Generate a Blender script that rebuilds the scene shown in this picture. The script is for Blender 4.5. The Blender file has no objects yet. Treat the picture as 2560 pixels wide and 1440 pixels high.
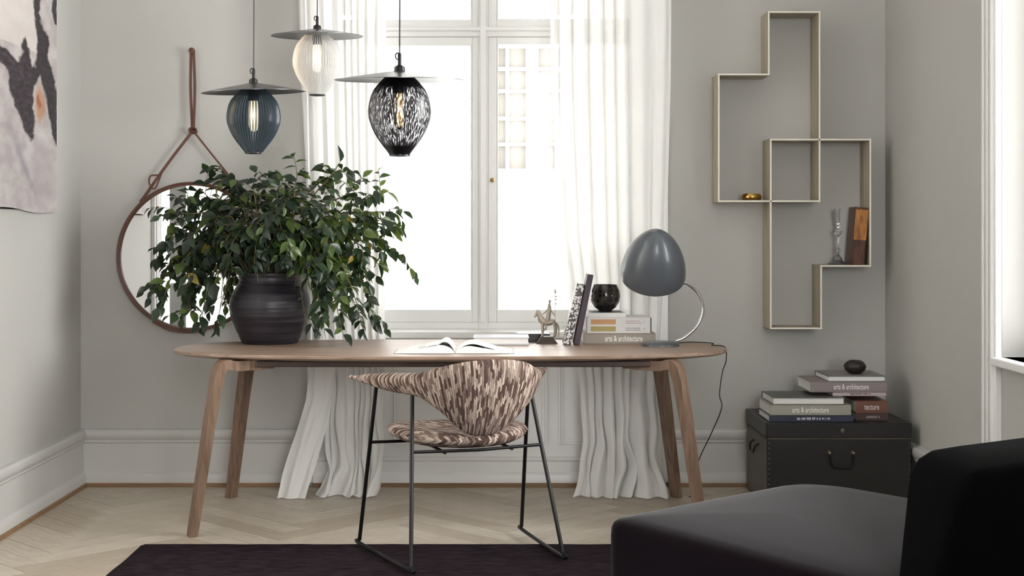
import bpy, math, random
from mathutils import Vector, Matrix, noise
random.seed(7)
PI = math.pi
scene = bpy.context.scene
C = scene.collection

# ------------------------------------------------------------------ camera
EYE = 1.213           # eye height in metres
F = 3500.0            # focal length for a 2560 px wide frame
cam_d = bpy.data.cameras.new('camera')
cam = bpy.data.objects.new('camera', cam_d); C.objects.link(cam)
cam.location = (0, 0, EYE); cam.rotation_euler = (PI/2, 0, 0)
cam_d.sensor_width = 36.0; cam_d.lens = 36.0*F/2560
cam_d.shift_x = (1280-1240)/2560; cam_d.shift_y = -(720-580)/2560
cam_d.clip_end = 200
scene.camera = cam

# ------------------------------------------------------------------ sky, exposure
scene.view_settings.view_transform = 'Standard'
scene.view_settings.look = 'None'
scene.view_settings.gamma = 1.0
scene.view_settings.use_curve_mapping = False
scene.view_settings.exposure = 1.58
SKY = 7.2
w = bpy.data.worlds.new('overcast_sky'); scene.world = w; w.use_nodes = True
w.node_tree.nodes['Background'].inputs[0].default_value = (1.0, 0.99, 0.975, 1)
w.node_tree.nodes['Background'].inputs[1].default_value = SKY

# room numbers
XL, XR, YB, YF, ZC = -1.984, 1.860, 6.69, -1.3, 3.35
WT = 0.26
WIN_B = (-0.84, 0.76, 0.735, 3.0)      # window in the back wall x0 x1 z0 z1
WIN_R = [(3.5, 5.146)]       # windows in the right wall (y0,y1)
WIN_L = (3.1, 5.12)
WIN_FILL = (0.35, 1.75, 0.75, 3.0)               # unseen fill window added in the wall behind the camera                     # window in the left wall

def portal(loc, rot, sx, sy):
    l = bpy.data.lights.new('window_daylight', 'AREA'); l.shape = 'RECTANGLE'
    l.size = sx; l.size_y = sy; l.cycles.is_portal = True
    o = bpy.data.objects.new('window_daylight', l); C.objects.link(o)
    o.location = loc; o.rotation_euler = rot
portal(((WIN_B[0]+WIN_B[1])/2, YB+WT+0.02, 1.87), (PI/2, 0, PI), 1.6, 2.27)
for a, b in WIN_R:
    portal((XR+WT+0.02, (a+b)/2, 1.87), (PI/2, 0, PI/2), b-a, 2.27)
portal((XL-WT-0.02, sum(WIN_L)/2, 1.87), (PI/2, 0, -PI/2), WIN_L[1]-WIN_L[0], 2.27)

portal(((WIN_FILL[0]+WIN_FILL[1])/2, YF-WT-0.02, 1.87), (PI/2, 0, 0), WIN_FILL[1]-WIN_FILL[0], 2.27)  # portal of the added fill window

# ------------------------------------------------------------------ helpers
def P(px, py, D):
    return Vector(((px-1240)*D/F, D, EYE-(py-580)*D/F))
def X(px, D): return (px-1240)*D/F
def Z(py, D): return EYE-(py-580)*D/F

class MB:
    def __init__(s): s.v = []; s.f = []; s.mi = []; s.cur = 0; s.uv = {}
    def face(s, idx): s.f.append(tuple(idx)); s.mi.append(s.cur)
    def box(s, x0, x1, y0, y1, z0, z1, M=None):
        b = len(s.v)
        for z in (z0, z1):
            for x, y in ((x0, y0), (x1, y0), (x1, y1), (x0, y1)):
                p = Vector((x, y, z)); s.v.append(M @ p if M else p)
        for q in ((0,3,2,1), (4,5,6,7), (0,1,5,4), (1,2,6,5), (2,3,7,6), (3,0,4,7)):
            s.face([b+i for i in q])
    def rings(s, rs, closed=True, cap=True):
        """loft: list of rings, each a list of points"""
        b = len(s.v); n = len(rs[0])
        for r in rs: s.v.extend(Vector(p) for p in r)
        for i in range(len(rs)-1):
            for j in range(n if closed else n-1):
                k = (j+1) % n
                s.face((b+i*n+j, b+i*n+k, b+(i+1)*n+k, b+(i+1)*n+j))
        if cap and closed:
            s.face([b+j for j in range(n)][::-1])
            s.face([b+(len(rs)-1)*n+j for j in range(n)])
    def tube(s, pts, r, n=10, cap=True):
        pts = [Vector(p) for p in pts]
        m = len(pts); rs = []; up = None
        for i, p in enumerate(pts):
            t = (pts[min(i+1, m-1)]-pts[max(i-1, 0)]).normalized()
            if up is None:
                up = Vector((0, 0, 1)) if abs(t.z) < .9 else Vector((1, 0, 0))
            a = t.cross(up).normalized(); bb = a.cross(t).normalized(); up = bb
            rr = r(i/(m-1)) if callable(r) else r
            rs.append([p+a*math.cos(2*PI*k/n)*rr+bb*math.sin(2*PI*k/n)*rr for k in range(n)])
        s.rings(rs, True, cap)
    def lathe(s, prof, n=32, c=(0, 0, 0), M=None, cap=True):
        c = Vector(c); rs = []
        for r, z in prof:
            ring = [Vector((max(r, 1e-4)*math.cos(2*PI*k/n), max(r, 1e-4)*math.sin(2*PI*k/n), z)) for k in range(n)]
            if M: ring = [M @ p for p in ring]
            rs.append([p+c for p in ring])
        s.rings(rs, True, cap)
    def prism(s, poly, z0, z1, M=None):
        a = [Vector((x, y, z0)) for x, y in poly]; b = [Vector((x, y, z1)) for x, y in poly]
        if M: a = [M @ p for p in a]; b = [M @ p for p in b]
        s.rings([a, b])
    def ball(s, c, rx, ry, rz, n=12, m=8):
        c = Vector(c)
        s.rings([[c+Vector((rx*math.sin(PI*i/m)*math.cos(2*PI*k/n), ry*math.sin(PI*i/m)*math.sin(2*PI*k/n), -rz*math.cos(PI*i/m))) for k in range(n)]
                 for i in range(0, m+1) if 0 < i < m], True, True)
    def mesh(s, name, mats, smooth=False, angle=None):
        me = bpy.data.meshes.new(name)
        me.from_pydata([tuple(p) for p in s.v], [], s.f)
        if not isinstance(mats, (list, tuple)): mats = [mats]
        for m in mats: me.materials.append(m)
        if len(mats) > 1:
            me.polygons.foreach_set('material_index', s.mi)
        me.validate(); me.update()
        if smooth:
            me.polygons.foreach_set('use_smooth', [True]*len(me.polygons))
            try: me.set_sharp_from_angle(angle=math.radians(angle or 40))
            except Exception: pass
        return me
    def build(s, name, mats, parent=None, smooth=False, angle=None, bevel=0, **kw):
        o = bpy.data.objects.new(name, s.mesh(name, mats, smooth, angle)); C.objects.link(o)
        if parent: o.parent = parent
        if bevel:
            md = o.modifiers.new('bevel', 'BEVEL'); md.width = bevel; md.segments = 2; md.limit_method = 'ANGLE'
            md.angle_limit = math.radians(40)
        for k, v in kw.items(): o[k] = v
        return o

def thing(name, label, cat, loc=(0, 0, 0), rz=0, group=None):
    o = bpy.data.objects.new(name, None); C.objects.link(o); o.empty_display_size = .05
    o.location = loc; o.rotation_euler = (0, 0, rz); o['label'] = label; o['category'] = cat
    if group: o['group'] = group
    return o
def sroot(name, loc=(0, 0, 0)):
    o = bpy.data.objects.new(name, None); C.objects.link(o); o.location = loc; o['kind'] = 'structure'; return o

def catmull(pts, n=8):
    pts = [Vector(p) for p in pts]; out = []
    q = [2*pts[0]-pts[1]]+pts+[2*pts[-1]-pts[-2]]
    for i in range(1, len(q)-2):
        for k in range(n):
            t = k/n
            out.append(.5*((2*q[i])+(q[i+1]-q[i-1])*t+(2*q[i-1]-5*q[i]+4*q[i+1]-q[i+2])*t*t+(3*q[i]-q[i-1]-3*q[i+1]+q[i+2])*t**3))
    out.append(pts[-1]); return out
def interp(xs, ys, x):
    if x <= xs[0]: return ys[0]
    for i in range(len(xs)-1):
        if x <= xs[i+1]:
            t = (x-xs[i])/(xs[i+1]-xs[i]); return ys[i]+(ys[i+1]-ys[i])*t
    return ys[-1]
def hexc(r, g, b):
    f = lambda c: (c/255/12.92) if c/255 <= .04045 else ((c/255+.055)/1.055)**2.4
    return (f(r), f(g), f(b), 1)

# ------------------------------------------------------------------ materials
def new_mat(name):
    m = bpy.data.materials.new(name); m.use_nodes = True; nt = m.node_tree
    return m, nt, nt.nodes['Principled BSDF']
def node(nt, t, **kw):
    n = nt.nodes.new(t)
    for k, v in kw.items():
        if k.startswith('i_'): n.inputs[k[2:].replace('_', ' ')].default_value = v
        else: setattr(n, k, v)
    return n
def coords(nt, scale=(1, 1, 1), rot=(0, 0, 0), src='Object'):
    tc = node(nt, 'ShaderNodeTexCoord'); mp = node(nt, 'ShaderNodeMapping')
    mp.inputs['Scale'].default_value = scale; mp.inputs['Rotation'].default_value = rot
    nt.links.new(tc.outputs[src], mp.inputs['Vector']); return mp.outputs[0]
def plain(name, col, rough=.5, metal=0, noise_s=0, var=.08, bump=0, scale=(1, 1, 1), spec=.5, coat=0, sheen=0):
    m, nt, b = new_mat(name)
    b.inputs['Base Color'].default_value = col; b.inputs['Roughness'].default_value = rough
    b.inputs['Metallic'].default_value = metal; b.inputs['Specular IOR Level'].default_value = spec
    b.inputs['Coat Weight'].default_value = coat; b.inputs['Sheen Weight'].default_value = sheen
    if noise_s:
        v = coords(nt, scale)
        n = node(nt, 'ShaderNodeTexNoise'); n.inputs['Scale'].default_value = noise_s; n.inputs['Detail'].default_value = 4
        nt.links.new(v, n.inputs['Vector'])
        r = node(nt, 'ShaderNodeMix', data_type='RGBA')
        lo = tuple(c*(1-var) for c in col[:3])+(1,); hi = tuple(min(1, c*(1+var)) for c in col[:3])+(1,)
        r.inputs[6].default_value = lo; r.inputs[7].default_value = hi
        nt.links.new(n.outputs['Fac'], r.inputs[0]); nt.links.new(r.outputs[2], b.inputs['Base Color'])
        if bump:
            bp = node(nt, 'ShaderNodeBump'); bp.inputs['Strength'].default_value = bump; bp.inputs['Distance'].default_value = .004
            nt.links.new(n.outputs['Fac'], bp.inputs['Height']); nt.links.new(bp.outputs[0], b.inputs['Normal'])
    return m
def wood(name, c1, c2, scale=(1, 14, 14), rough=.45, s=3.0, bump=.15, spec=.4):
    m, nt, b = new_mat(name)
    v = coords(nt, scale)
    n = node(nt, 'ShaderNodeTexNoise'); n.inputs['Scale'].default_value = s; n.inputs['Detail'].default_value = 6
    n.inputs['Roughness'].default_value = .65; n.inputs['Distortion'].default_value = .6
    nt.links.new(v, n.inputs['Vector'])
    r = node(nt, 'ShaderNodeValToRGB'); r.color_ramp.elements[0].position = .3; r.color_ramp.elements[1].position = .7
    r.color_ramp.elements[0].color = c1; r.color_ramp.elements[1].color = c2
    nt.links.new(n.outputs['Fac'], r.inputs[0]); nt.links.new(r.outputs[0], b.inputs['Base Color'])
    b.inputs['Roughness'].default_value = rough; b.inputs['Specular IOR Level'].default_value = spec
    bp = node(nt, 'ShaderNodeBump'); bp.inputs['Strength'].default_value = bump; bp.inputs['Distance'].default_value = .002
    nt.links.new(n.outputs['Fac'], bp.inputs['Height']); nt.links.new(bp.outputs[0], b.inputs['Normal'])
    return m

M = {}
M['wall'] = plain('greige_wall_paint', hexc(184, 182, 178), .85, noise_s=3, var=.02, spec=.2)
M['ceiling'] = plain('ceiling_paint', hexc(225, 223, 218), .9, noise_s=2, var=.01)
M['trim'] = plain('skirting_paint', hexc(196, 194, 191), .45, noise_s=4, var=.015)
M['white_trim'] = plain('white_gloss_paint', hexc(234, 233, 231), .35, noise_s=5, var=.015)
M['shoe'] = wood('shoe_strip_oak', hexc(120, 92, 66), hexc(150, 120, 90), rough=.6)
M['subfloor'] = plain('floor_joint', hexc(70, 58, 46), .9, noise_s=8, var=.1)
planks = []
for i, (a, b_) in enumerate([((168, 156, 139), (200, 189, 172)), ((178, 166, 149), (208, 197, 181)), ((158, 145, 127), (190, 177, 159)), ((173, 160, 144), (204, 193, 177))]):
    planks.append(wood('pale_oak_plank_%s' % 'abcd'[i], hexc(*a), hexc(*b_), scale=(2.2, 22, 4), rough=.42, s=4, bump=.1))
M['walnut'] = wood('walnut_top', hexc(128, 104, 88), hexc(166, 143, 126), scale=(1.2, 16, 10), rough=.42, s=3)
M['walnut_leg'] = wood('walnut_leg', hexc(96, 74, 60), hexc(144, 118, 98), scale=(22, 22, 1.6), rough=.4, s=3)
M['apron'] = wood('walnut_underframe', hexc(52, 36, 30), hexc(74, 54, 45), scale=(1.5, 16, 10), rough=.5)
M['shelf'] = wood('pale_stained_shelf', hexc(156, 144, 122), hexc(184, 174, 154), scale=(9, 9, 1.2), rough=.5)
M['shelf_edge'] = plain('pale_shelf_edge', hexc(226, 221, 208), .5, noise_s=20, var=.03)
M['leather'] = plain('brown_leather', hexc(92, 56, 42), .5, noise_s=60, var=.15, bump=.2)
M['black_metal'] = plain('black_steel', hexc(34, 33, 34), .35, .6, noise_s=30, var=.1)
M['chrome'] = plain('chrome', hexc(215, 215, 218), .1, 1.0)
M['disc'] = plain('grey_metal_disc', hexc(92, 92, 93), .3, .85, noise_s=14, var=.12)
M['lamp_grey'] = plain('slate_grey_enamel', hexc(80, 84, 90), .33, noise_s=8, var=.03, coat=.15)
M['velvet'] = plain('charcoal_velvet', hexc(18, 11, 16), .95, noise_s=9, var=.22, sheen=.12, spec=.05)
M['velvet'].node_tree.nodes['Principled BSDF'].inputs['Sheen Roughness'].default_value = .35
M['velvet_black'] = plain('black_velvet', hexc(5, 5, 6), 1.0, noise_s=9, var=.2, spec=.03)
M['trunk'] = plain('black_lacquered_leather', hexc(23, 22, 21), .4, noise_s=16, var=.22, bump=.15)
M['trunk_lit_side'] = plain('lit_side_black_leather', hexc(84, 79, 73), .5, noise_s=16, var=.2, bump=.15)  # paler than the body, standing in for light on the left side
M['stud'] = plain('dull_brass_stud', hexc(120, 112, 98), .35, .9)
M['stone'] = plain('dark_stone', hexc(38, 33, 31), .45, noise_s=25, var=.25, bump=.4)
M['brass'] = plain('brass', hexc(190, 150, 82), .22, 1.0, noise_s=12, var=.1)
M['bronze'] = plain('weathered_bronze', hexc(158, 148, 134), .45, .4, noise_s=60, var=.35, bump=.3)
M['bronze_base'] = plain('dark_bronze_plinth', hexc(66, 58, 50), .4, .4, noise_s=40, var=.3, bump=.3)
M['paper'] = plain('page_paper', hexc(232, 230, 226), .8, noise_s=30, var=.03, scale=(1, 1, 60))
M['pot'] = None
M['mirror'] = plain('mirror_silver', (.93, .93, .93, 1), .015, 1.0)
M['soil'] = plain('potting_soil', hexc(40, 32, 26), 1, noise_s=60, var=.4, bump=.6)
M['stem'] = plain('plant_stem', hexc(92, 84, 50), .6, noise_s=40, var=.2)
M['black_wire'] = plain('black_cable', hexc(26, 25, 25), .5, noise_s=20, var=.05)
M['white_label'] = plain('white_print', hexc(240, 238, 236), .7)

def glassy(name, tint, gloss=.12, rough=.02):
    m, nt, b = new_mat(name); nt.nodes.remove(b)
    out = nt.nodes['Material Output']
    t = node(nt, 'ShaderNodeBsdfTransparent'); t.inputs[0].default_value = tint
    g = node(nt, 'ShaderNodeBsdfGlossy'); g.inputs['Roughness'].default_value = rough
    fr = node(nt, 'ShaderNodeFresnel'); fr.inputs[0].default_value = 1.45
    mx = node(nt, 'ShaderNodeMixShader')
    nt.links.new(fr.outputs[0], mx.inputs[0]); nt.links.new(t.outputs[0], mx.inputs[1]); nt.links.new(g.outputs[0], mx.inputs[2])
    nt.links.new(mx.outputs[0], out.inputs[0]); return m
M['pane'] = glassy('window_glass', (.97, .98, .98, 1))

def curtain_mat(name, col, transp, transl):
    m, nt, b = new_mat(name); nt.nodes.remove(b); out = nt.nodes['Material Output']
    v = coords(nt, (1, 1, 1))
    wv = node(nt, 'ShaderNodeTexNoise'); wv.inputs['Scale'].default_value = 260; nt.links.new(v, wv.inputs['Vector'])
    d = node(nt, 'ShaderNodeBsdfDiffuse'); d.inputs[0].default_value = col
    tl = node(nt, 'ShaderNodeBsdfTranslucent'); tl.inputs[0].default_value = col
    bp = node(nt, 'ShaderNodeBump'); bp.inputs['Strength'].default_value = .15; bp.inputs['Distance'].default_value = .001
    nt.links.new(wv.outputs['Fac'], bp.inputs['Height']); nt.links.new(bp.outputs[0], d.inputs['Normal'])
    tr = node(nt, 'ShaderNodeBsdfTransparent')
    a = node(nt, 'ShaderNodeMixShader'); a.inputs[0].default_value = transl
    c = node(nt, 'ShaderNodeMixShader'); c.inputs[0].default_value = transp
    nt.links.new(d.outputs[0], a.inputs[1]); nt.links.new(tl.outputs[0], a.inputs[2])
    nt.links.new(a.outputs[0], c.inputs[1]); nt.links.new(tr.outputs[0], c.inputs[2]); nt.links.new(c.outputs[0], out.inputs[0])
    return m
M['sheer'] = curtain_mat('white_sheer_voile', hexc(243, 242, 240), .04, .16)

# ------------------------------------------------------------------ room shell
def wall_along_x(name, y0, y1, x0, x1, z0, z1, holes, mat):
    b = MB(); xs = x0
    for hx0, hx1, hz0, hz1 in sorted(holes):
        b.box(xs, hx0, y0, y1, z0, z1); b.box(hx0, hx1, y0, y1, z0, hz0); b.box(hx0, hx1, y0, y1, hz1, z1); xs = hx1
    b.box(xs, x1, y0, y1, z0, z1); return b.build(name, mat, kind='structure')
def wall_along_y(name, x0, x1, y0, y1, z0, z1, holes, mat):
    b = MB(); ys = y0
    for h0, h1, hz0, hz1 in sorted(holes):
        b.box(x0, x1, ys, h0, z0, z1); b.box(x0, x1, h0, h1, z0, hz0); b.box(x0, x1, h0, h1, hz1, z1); ys = h1
    b.box(x0, x1, ys, y1, z0, z1); return b.build(name, mat, kind='structure')
wb = wall_along_x('wall_back', YB, YB+WT, XL-WT, XR+WT, 0, ZC, [WIN_B], M['wall'])
wall_along_x('wall_front', YF-WT, YF, XL-WT, XR+WT, 0, ZC, [WIN_FILL], M['wall'])
wall_along_y('wall_left', XL-WT, XL, YF, YB, 0, ZC, [(WIN_L[0], WIN_L[1], .45, 3.0)], M['wall'])
wr = wall_along_y('wall_right', XR, XR+WT, YF, YB, 0, ZC, [(a, b, .753, 3.0) for a, b in WIN_R], M['wall'])
b = MB(); b.box(XL-WT, XR+WT, YF-WT, YB+WT, ZC, ZC+.1); b.build('ceiling', M['ceiling'], kind='structure')
b = MB(); b.box(XL-WT, XR+WT, YF-WT, YB+WT, -.12, -.012); fl = b.build('floor', M['subfloor'], kind='structure')

# herringbone planks, one object each near the frame
def clip(poly, ax, v, keep_less):
    out = []
    for i in range(len(poly)):
        a, c = poly[i], poly[(i+1) % len(poly)]
        ia = (a[ax] <= v) == keep_less; ic = (c[ax] <= v) == keep_less
        if ia: out.append(a)
        if ia != ic:
            t = (v-a[ax])/(c[ax]-a[ax]); out.append((a[0]+(c[0]-a[0])*t, a[1]+(c[1]-a[1])*t))
    return out
PWd, PL, G = .105, .63, .0012
rnd = random.Random(3)
plist = []
R45 = Matrix.Rotation(math.radians(45), 2)
for i in range(-90, 120):
    for j in range(-26, 26):
        for kind in (0, 1):
            # herringbone tiling: lattice (w*i, w*i) + j*(2L..)
            ox = i*PWd + j*PL*1.0; oy = i*PWd - j*PL*1.0
            if kind == 0: r = (ox, oy, ox+PL, oy+PWd)
            else: r = (ox, oy+PWd, ox+PWd, oy+PWd+PL)
            r = (r[0]+G, r[1]+G, r[2]-G, r[3]-G)
            pc = [(r[0], r[1]), (r[2], r[1]), (r[2], r[3]), (r[0], r[3])]
            pc = [tuple(R45 @ Vector(p)) for p in pc]
            pc = [(p[0]+.11, p[1]+3.2) for p in pc]
            cx = sum(p[0] for p in pc)/4; cy = sum(p[1] for p in pc)/4
            if cx < XL-.5 or cx > XR+.5 or cy < YF-.5 or cy > YB+.5: continue
            q = clip(pc, 0, XL, False)
            if len(q) > 2: q = clip(q, 0, XR, True)
            if len(q) > 2: q = clip(q, 1, YF, False)
            if len(q) > 2: q = clip(q, 1, YB, True)
            if len(q) < 3: continue
            area = abs(sum(q[k][0]*q[(k+1) % len(q)][1]-q[(k+1) % len(q)][0]*q[k][1] for k in range(len(q))))/2
            if area < .0006: continue
            plist.append((cy, cx, q, kind))
def pvis(cy, cx):
    if cy < 3.9: return 999-cy
    return (0 if cy > 4.75 else 50)+abs(cy-5.4)
plist.sort(key=lambda t: pvis(t[0], t[1]))
rest = MB()
for n, (cy, cx, q, kind) in enumerate(plist):
    top = rnd.uniform(-.0006, .0006); k = rnd.randrange(4)
    ang = math.radians(45 if kind == 0 else 135)
    if n < 300:
        bb = MB(); R = Matrix.Rotation(-ang, 2)
        lq = [tuple(R @ Vector((p[0]-cx, p[1]-cy))) for p in q]
        bb.prism(lq, -.012, top)
        o = bb.build('plank', planks[k], fl); o.location = (cx, cy, 0); o.rotation_euler = (0, 0, ang)
    else:
        rest.cur = k; rest.prism(q, -.012, top)
rest.build('planks', planks, fl, kind='stuff')

# baseboards: profile (distance from wall, height)
BP = [(0, .02), (.034, .02), (.034, .055), (.030, .062), (.020, .070), (.018, .205), (.024, .212), (.024, .222), (.032, .232), (.038, .246), (.036, .262), (.026, .272), (0, .273)]
BPW = [(0, .02), (.034, .02), (.034, .055), (.030, .062), (.020, .070), (.018, .118), (.026, .126), (.026, .138), (0, .143)]
def board(name, prof, fn, a, c, mat, parent=None):
    bb = MB(); bb.rings([[fn(d, z, a) for d, z in prof], [fn(d, z, c) for d, z in prof]])
    o = bb.build(name, mat, parent, smooth=True, angle=35)
    if not parent: o['kind'] = 'structure'
    sh = MB()
    pr = [(0, 0), (.040, 0), (.040, .014), (.034, .02), (0, .02)]
    sh.rings([[fn(d, z, a) for d, z in pr], [fn(d, z, c) for d, z in pr]]); sh.build('shoe_strip', M['shoe'], o)
    return o
CB0, CB1 = -.90, .82     # casing outer of back window
fb = lambda d, z, t: (t, YB-d, z)
board('baseboard_back_left', BP, fb, XL, CB0, M['trim'])
board('baseboard_back_right', BP, fb, CB1, XR, M['trim'])
board('baseboard_back_middle', BPW, fb, CB0+.03, CB1-.03, M['white_trim'])
board('baseboard_left', BP, lambda d, z, t: (XL+d, t, z), YF, YB, M['trim'])
board('baseboard_right', BP, lambda d, z, t: (XR-d, t, z), WIN_R[0][1]+.16, YB, M['trim'])

# window casing (trim) around the back window, down to the floor
b = MB()
for x0, x1 in ((CB0, WIN_B[0]), (WIN_B[1], CB1)):
    b.box(x0, x1, YB-.022, YB+.002, .02, 3.08); b.box(x0+.008, x1-.035, YB-.032, YB-.02, .02, 3.08)
b.box(CB0, CB1, YB-.022, YB+.002, 3.0, 3.08)
b.build('trim_1', M['white_trim'], bevel=.003, kind='structure')
# panelled breast under the window sill
b = MB()
b.box(WIN_B[0], WIN_B[1], YB-.006, YB+.002, .14, .715)
trim2 = b.build('trim_2', M['white_trim'], kind='structure')
def panel_frame(x0, x1, z0, z1, y, parent, mat):
    bb = MB()
    for k, (o_, t, dd) in enumerate(((0, .012, .012), (.012, .014, .006))):
        a, c, e, f = x0+o_, x1-o_, z0+o_, z1-o_
        bb.box(a, a+t, y-dd, y, e, f); bb.box(c-t, c, y-dd, y, e, f)
        bb.box(a+t, c-t, y-dd, y, e, e+t); bb.box(a+t, c-t, y-dd, y, f-t, f)
    return bb.build('panel', mat, parent, bevel=.002)
panel_frame(X(985, YB), X(1368, YB), .20, .62, YB-.006, trim2, M['white_trim'])
panel_frame(WIN_B[0]+.03, X(958, YB), .20, .62, YB-.006, trim2, M['white_trim'])
panel_frame(X(1395, YB), WIN_B[1]-.03, .20, .62, YB-.006, trim2, M['white_trim'])

# ------------------------------------------------------------------ back window
def bar(bb, x0, x1, y0, y1, z0, z1): bb.box(x0, x1, y0, y1, z0, z1)
w1 = sroot('window_1')
YW = YB+.17   # sash plane
sx = lambda p: X(p, YW+.0)
sz = lambda p: Z(p, YW+.0)
W0, W1, WZ0, WZ1 = WIN_B
xm0, xm1 = sx(1196), sx(1220)
b = MB()   # fixed frame
b.box(W0, W0+.05, YW, YW+.08, WZ0, WZ1); b.box(W1-.05, W1, YW, YW+.08, WZ0, WZ1)
b.box(W0, W1, YW, YW+.08, WZ1-.05, WZ1); b.box(W0, W1, YW, YW+.08, WZ0, sz(806))
b.box(xm0, xm1, YW-.005, YW+.08, WZ0, WZ1)
b.box(W0, W1, YW-.008, YW+.08, sz(92), sz(70)); b.box(W0, W1, YW-.022, YW+.0, sz(78), sz(68))
b.build('frame', M['white_trim'], w1, bevel=.004)
b = MB(); b.box(xm0+.008, xm1-.008, YW-.024, YW-.004, sz(806), WZ1-.05); b.build('mullion_moulding', M['white_trim'], w1, bevel=.004)
def sash(x0, x1, z0, z1, st, rail, brail, y=YW+.005, lat=False):
    bb = MB(); t = .035
    bb.box(x0, x0+st, y, y+t, z0, z1); bb.box(x1-st, x1, y, y+t, z0, z1)
    bb.box(x0+st, x1-st, y, y+t, z1-rail, z1); bb.box(x0+st, x1-st, y, y+t, z0, z0+brail)
    g = .008  # inner bead
    bb.box(x0+st, x0+st+g, y+.012, y+t, z0+brail, z1-rail); bb.box(x1-st-g, x1-st, y+.012, y+t, z0+brail, z1-rail)
    s = bb.build('sash', M['white_trim'], w1, bevel=.003)
    p = MB(); p.box(x0+st-.004, x1-st+.004, y+.018, y+.022, z0+brail-.004, z1-rail+.004); p.build('pane', M['pane'], s)
    return s
zs0, zs1 = sz(806), sz(92); zt0 = sz(70)
s1 = sash(W0+.05, xm0, zs0, zs1, .030, .042, .062)
s2 = sash(xm1, W1-.05, zs0, zs1, .042, .036, .062)
sash(W0+.05, xm0, zt0, WZ1-.05, .030, .04, .042)
sash(xm1, W1-.05, zt0, WZ1-.05, .042, .04, .046)
b = MB(); Mr = Matrix.Rotation(PI/2, 4, 'X')
b.lathe([(0, 0), (.011, 0), (.011, .004), (.005, .008), (.006, .016), (.011, .022), (.009, .030), (0, .032)], 14, (sx(1231), YW+.006, sz(450)), Mr)
b.build('knob', M['brass'], w1, smooth=True, label='small brass window knob')
b = MB(); b.box(W0+.001, W1-.001, YB-.055, YW+.02, WZ0-.028, WZ0+.006); b.build('sill', M['white_trim'], w1, bevel=.006)

# ------------------------------------------------------------------ right and left windows
def side_window(name, side, y0, y1, z0, muntins):
    """side=+1 right wall, -1 left wall"""
    r = sroot(name); xw = XR if side > 0 else XL
    q = lambda d: xw+side*d      # into the wall
    def bx(bb, d0, d1, ya, yb, za, zb):
        a, c = sorted((q(d0), q(d1))); bb.box(a, c, ya, yb, za, zb)
    bb = MB(); z1 = 3.0
    bx(bb, .17, .24, y0, y0+.06, z0, z1); bx(bb, .17, .24, y1-.06, y1, z0, z1); bx(bb, .17, .24, y0, y1, z1-.06, z1); bx(bb, .17, .24, y0, y1, z0, z0+.06)
    ym = (y0+y1)/2; bx(bb, .17, .24, ym-.04, ym+.04, z0, z1); bx(bb, .165, .24, y0, y1, 2.28, 2.36)
    if muntins:
        for k in range(1, 5): bx(bb, .185, .215, y0, y1, z0+.06+k*.36, z0+.06+k*.36+.025)
    bb.build('frame', M['white_trim'], r, bevel=.003)
    for ya, yb in ((y0+.06, ym-.04), (ym+.04, y1-.06)):
        for za, zb in ((z0+.06, 2.28), (2.36, z1-.06)):
            p = MB(); bx(p, .20, .204, ya, yb, za, zb); p.build('pane', M['pane'], r)
    c = MB()
    for ya, yb in ((y0-.145, y0), (y1, y1+.145)):
        bx(c, -.024, 0, ya, yb, .02, z1+.1)
        for o_ in (.02, .06, .105): bx(c, -.034, -.02, ya+o_, ya+o_+.018, .02, z1+.1)
    bx(c, -.024, 0, y0, y1, z1, z1+.1)
    c.build('casing', M['white_trim'], r, bevel=.003)
    s = MB(); bx(s, -.045, .18, y0-.02, y1+.02 if side < 0 else y1, z0-.03, z0); s.build('sill', M['white_trim'], r, bevel=.005)
side_window('window_2', 1, WIN_R[0][0], WIN_R[0][1], .753, False)

side_window('window_3', -1, WIN_L[0], WIN_L[1], .45, True)

w5 = sroot('fill_window'); fb_ = MB(); a0, a1, a2, a3 = WIN_FILL  # made-up window behind the camera, there only for frontal fill
for q0, q1, q2, q3 in ((a0, a0+.06, a2, a3), (a1-.06, a1, a2, a3), (a0, a1, a2, a2+.06), (a0, a1, a3-.06, a3), ((a0+a1)/2-.04, (a0+a1)/2+.04, a2, a3), (a0, a1, 2.28, 2.36)):
    fb_.box(q0, q1, YF-.24, YF-.17, q2, q3)
fb_.build('frame', M['white_trim'], w5, bevel=.003)
for q0, q1 in ((a0+.06, (a0+a1)/2-.04), ((a0+a1)/2+.04, a1-.06)):
    for q2, q3 in ((a2+.06, 2.28), (2.36, a3-.06)):
        fp_ = MB(); fp_.box(q0, q1, YF-.205, YF-.20, q2, q3); fp_.build('pane', M['pane'], w5)

# ------------------------------------------------------------------ facade across the street
M['facade'] = plain('pale_plaster_facade', hexc(124, 123, 121), .9, noise_s=1.5, var=.02)
M['far_pane'] = plain('dark_far_glass', hexc(80, 77, 73), .6, noise_s=1.0, var=.05, spec=.15)
YFc = 18.0
hb = thing('apartment_building', 'pale plastered building with muntined windows across the street, seen through the window', 'building', (0, YFc, -6))
lx = lambda p: X(p, YFc); lz = lambda p: Z(p, YFc)+6
wz1, wz0 = lz(108), lz(425)
cols = [-5.6, -2.85, 0, 2.85, 5.6]; rows = [-4.3, 0, 4.0]
ww = (lx(1236), lx(1412))
b = MB(); xs = -9
holes = []
for cx in cols: holes.append((ww[0]+cx, ww[1]+cx))
x0 = -10
for h0, h1 in holes:
    b.box(x0, h0, 0, .4, 0, 16); x0 = h1
    zz = 0
    for rr in rows:
        b.box(h0, h1, 0, .4, zz, wz0+rr); zz = wz1+rr
    b.box(h0, h1, 0, .4, zz, 16)
b.box(x0, 10, 0, .4, 0, 16); b.build('wall', M['facade'], hb)
b = MB()
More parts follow.
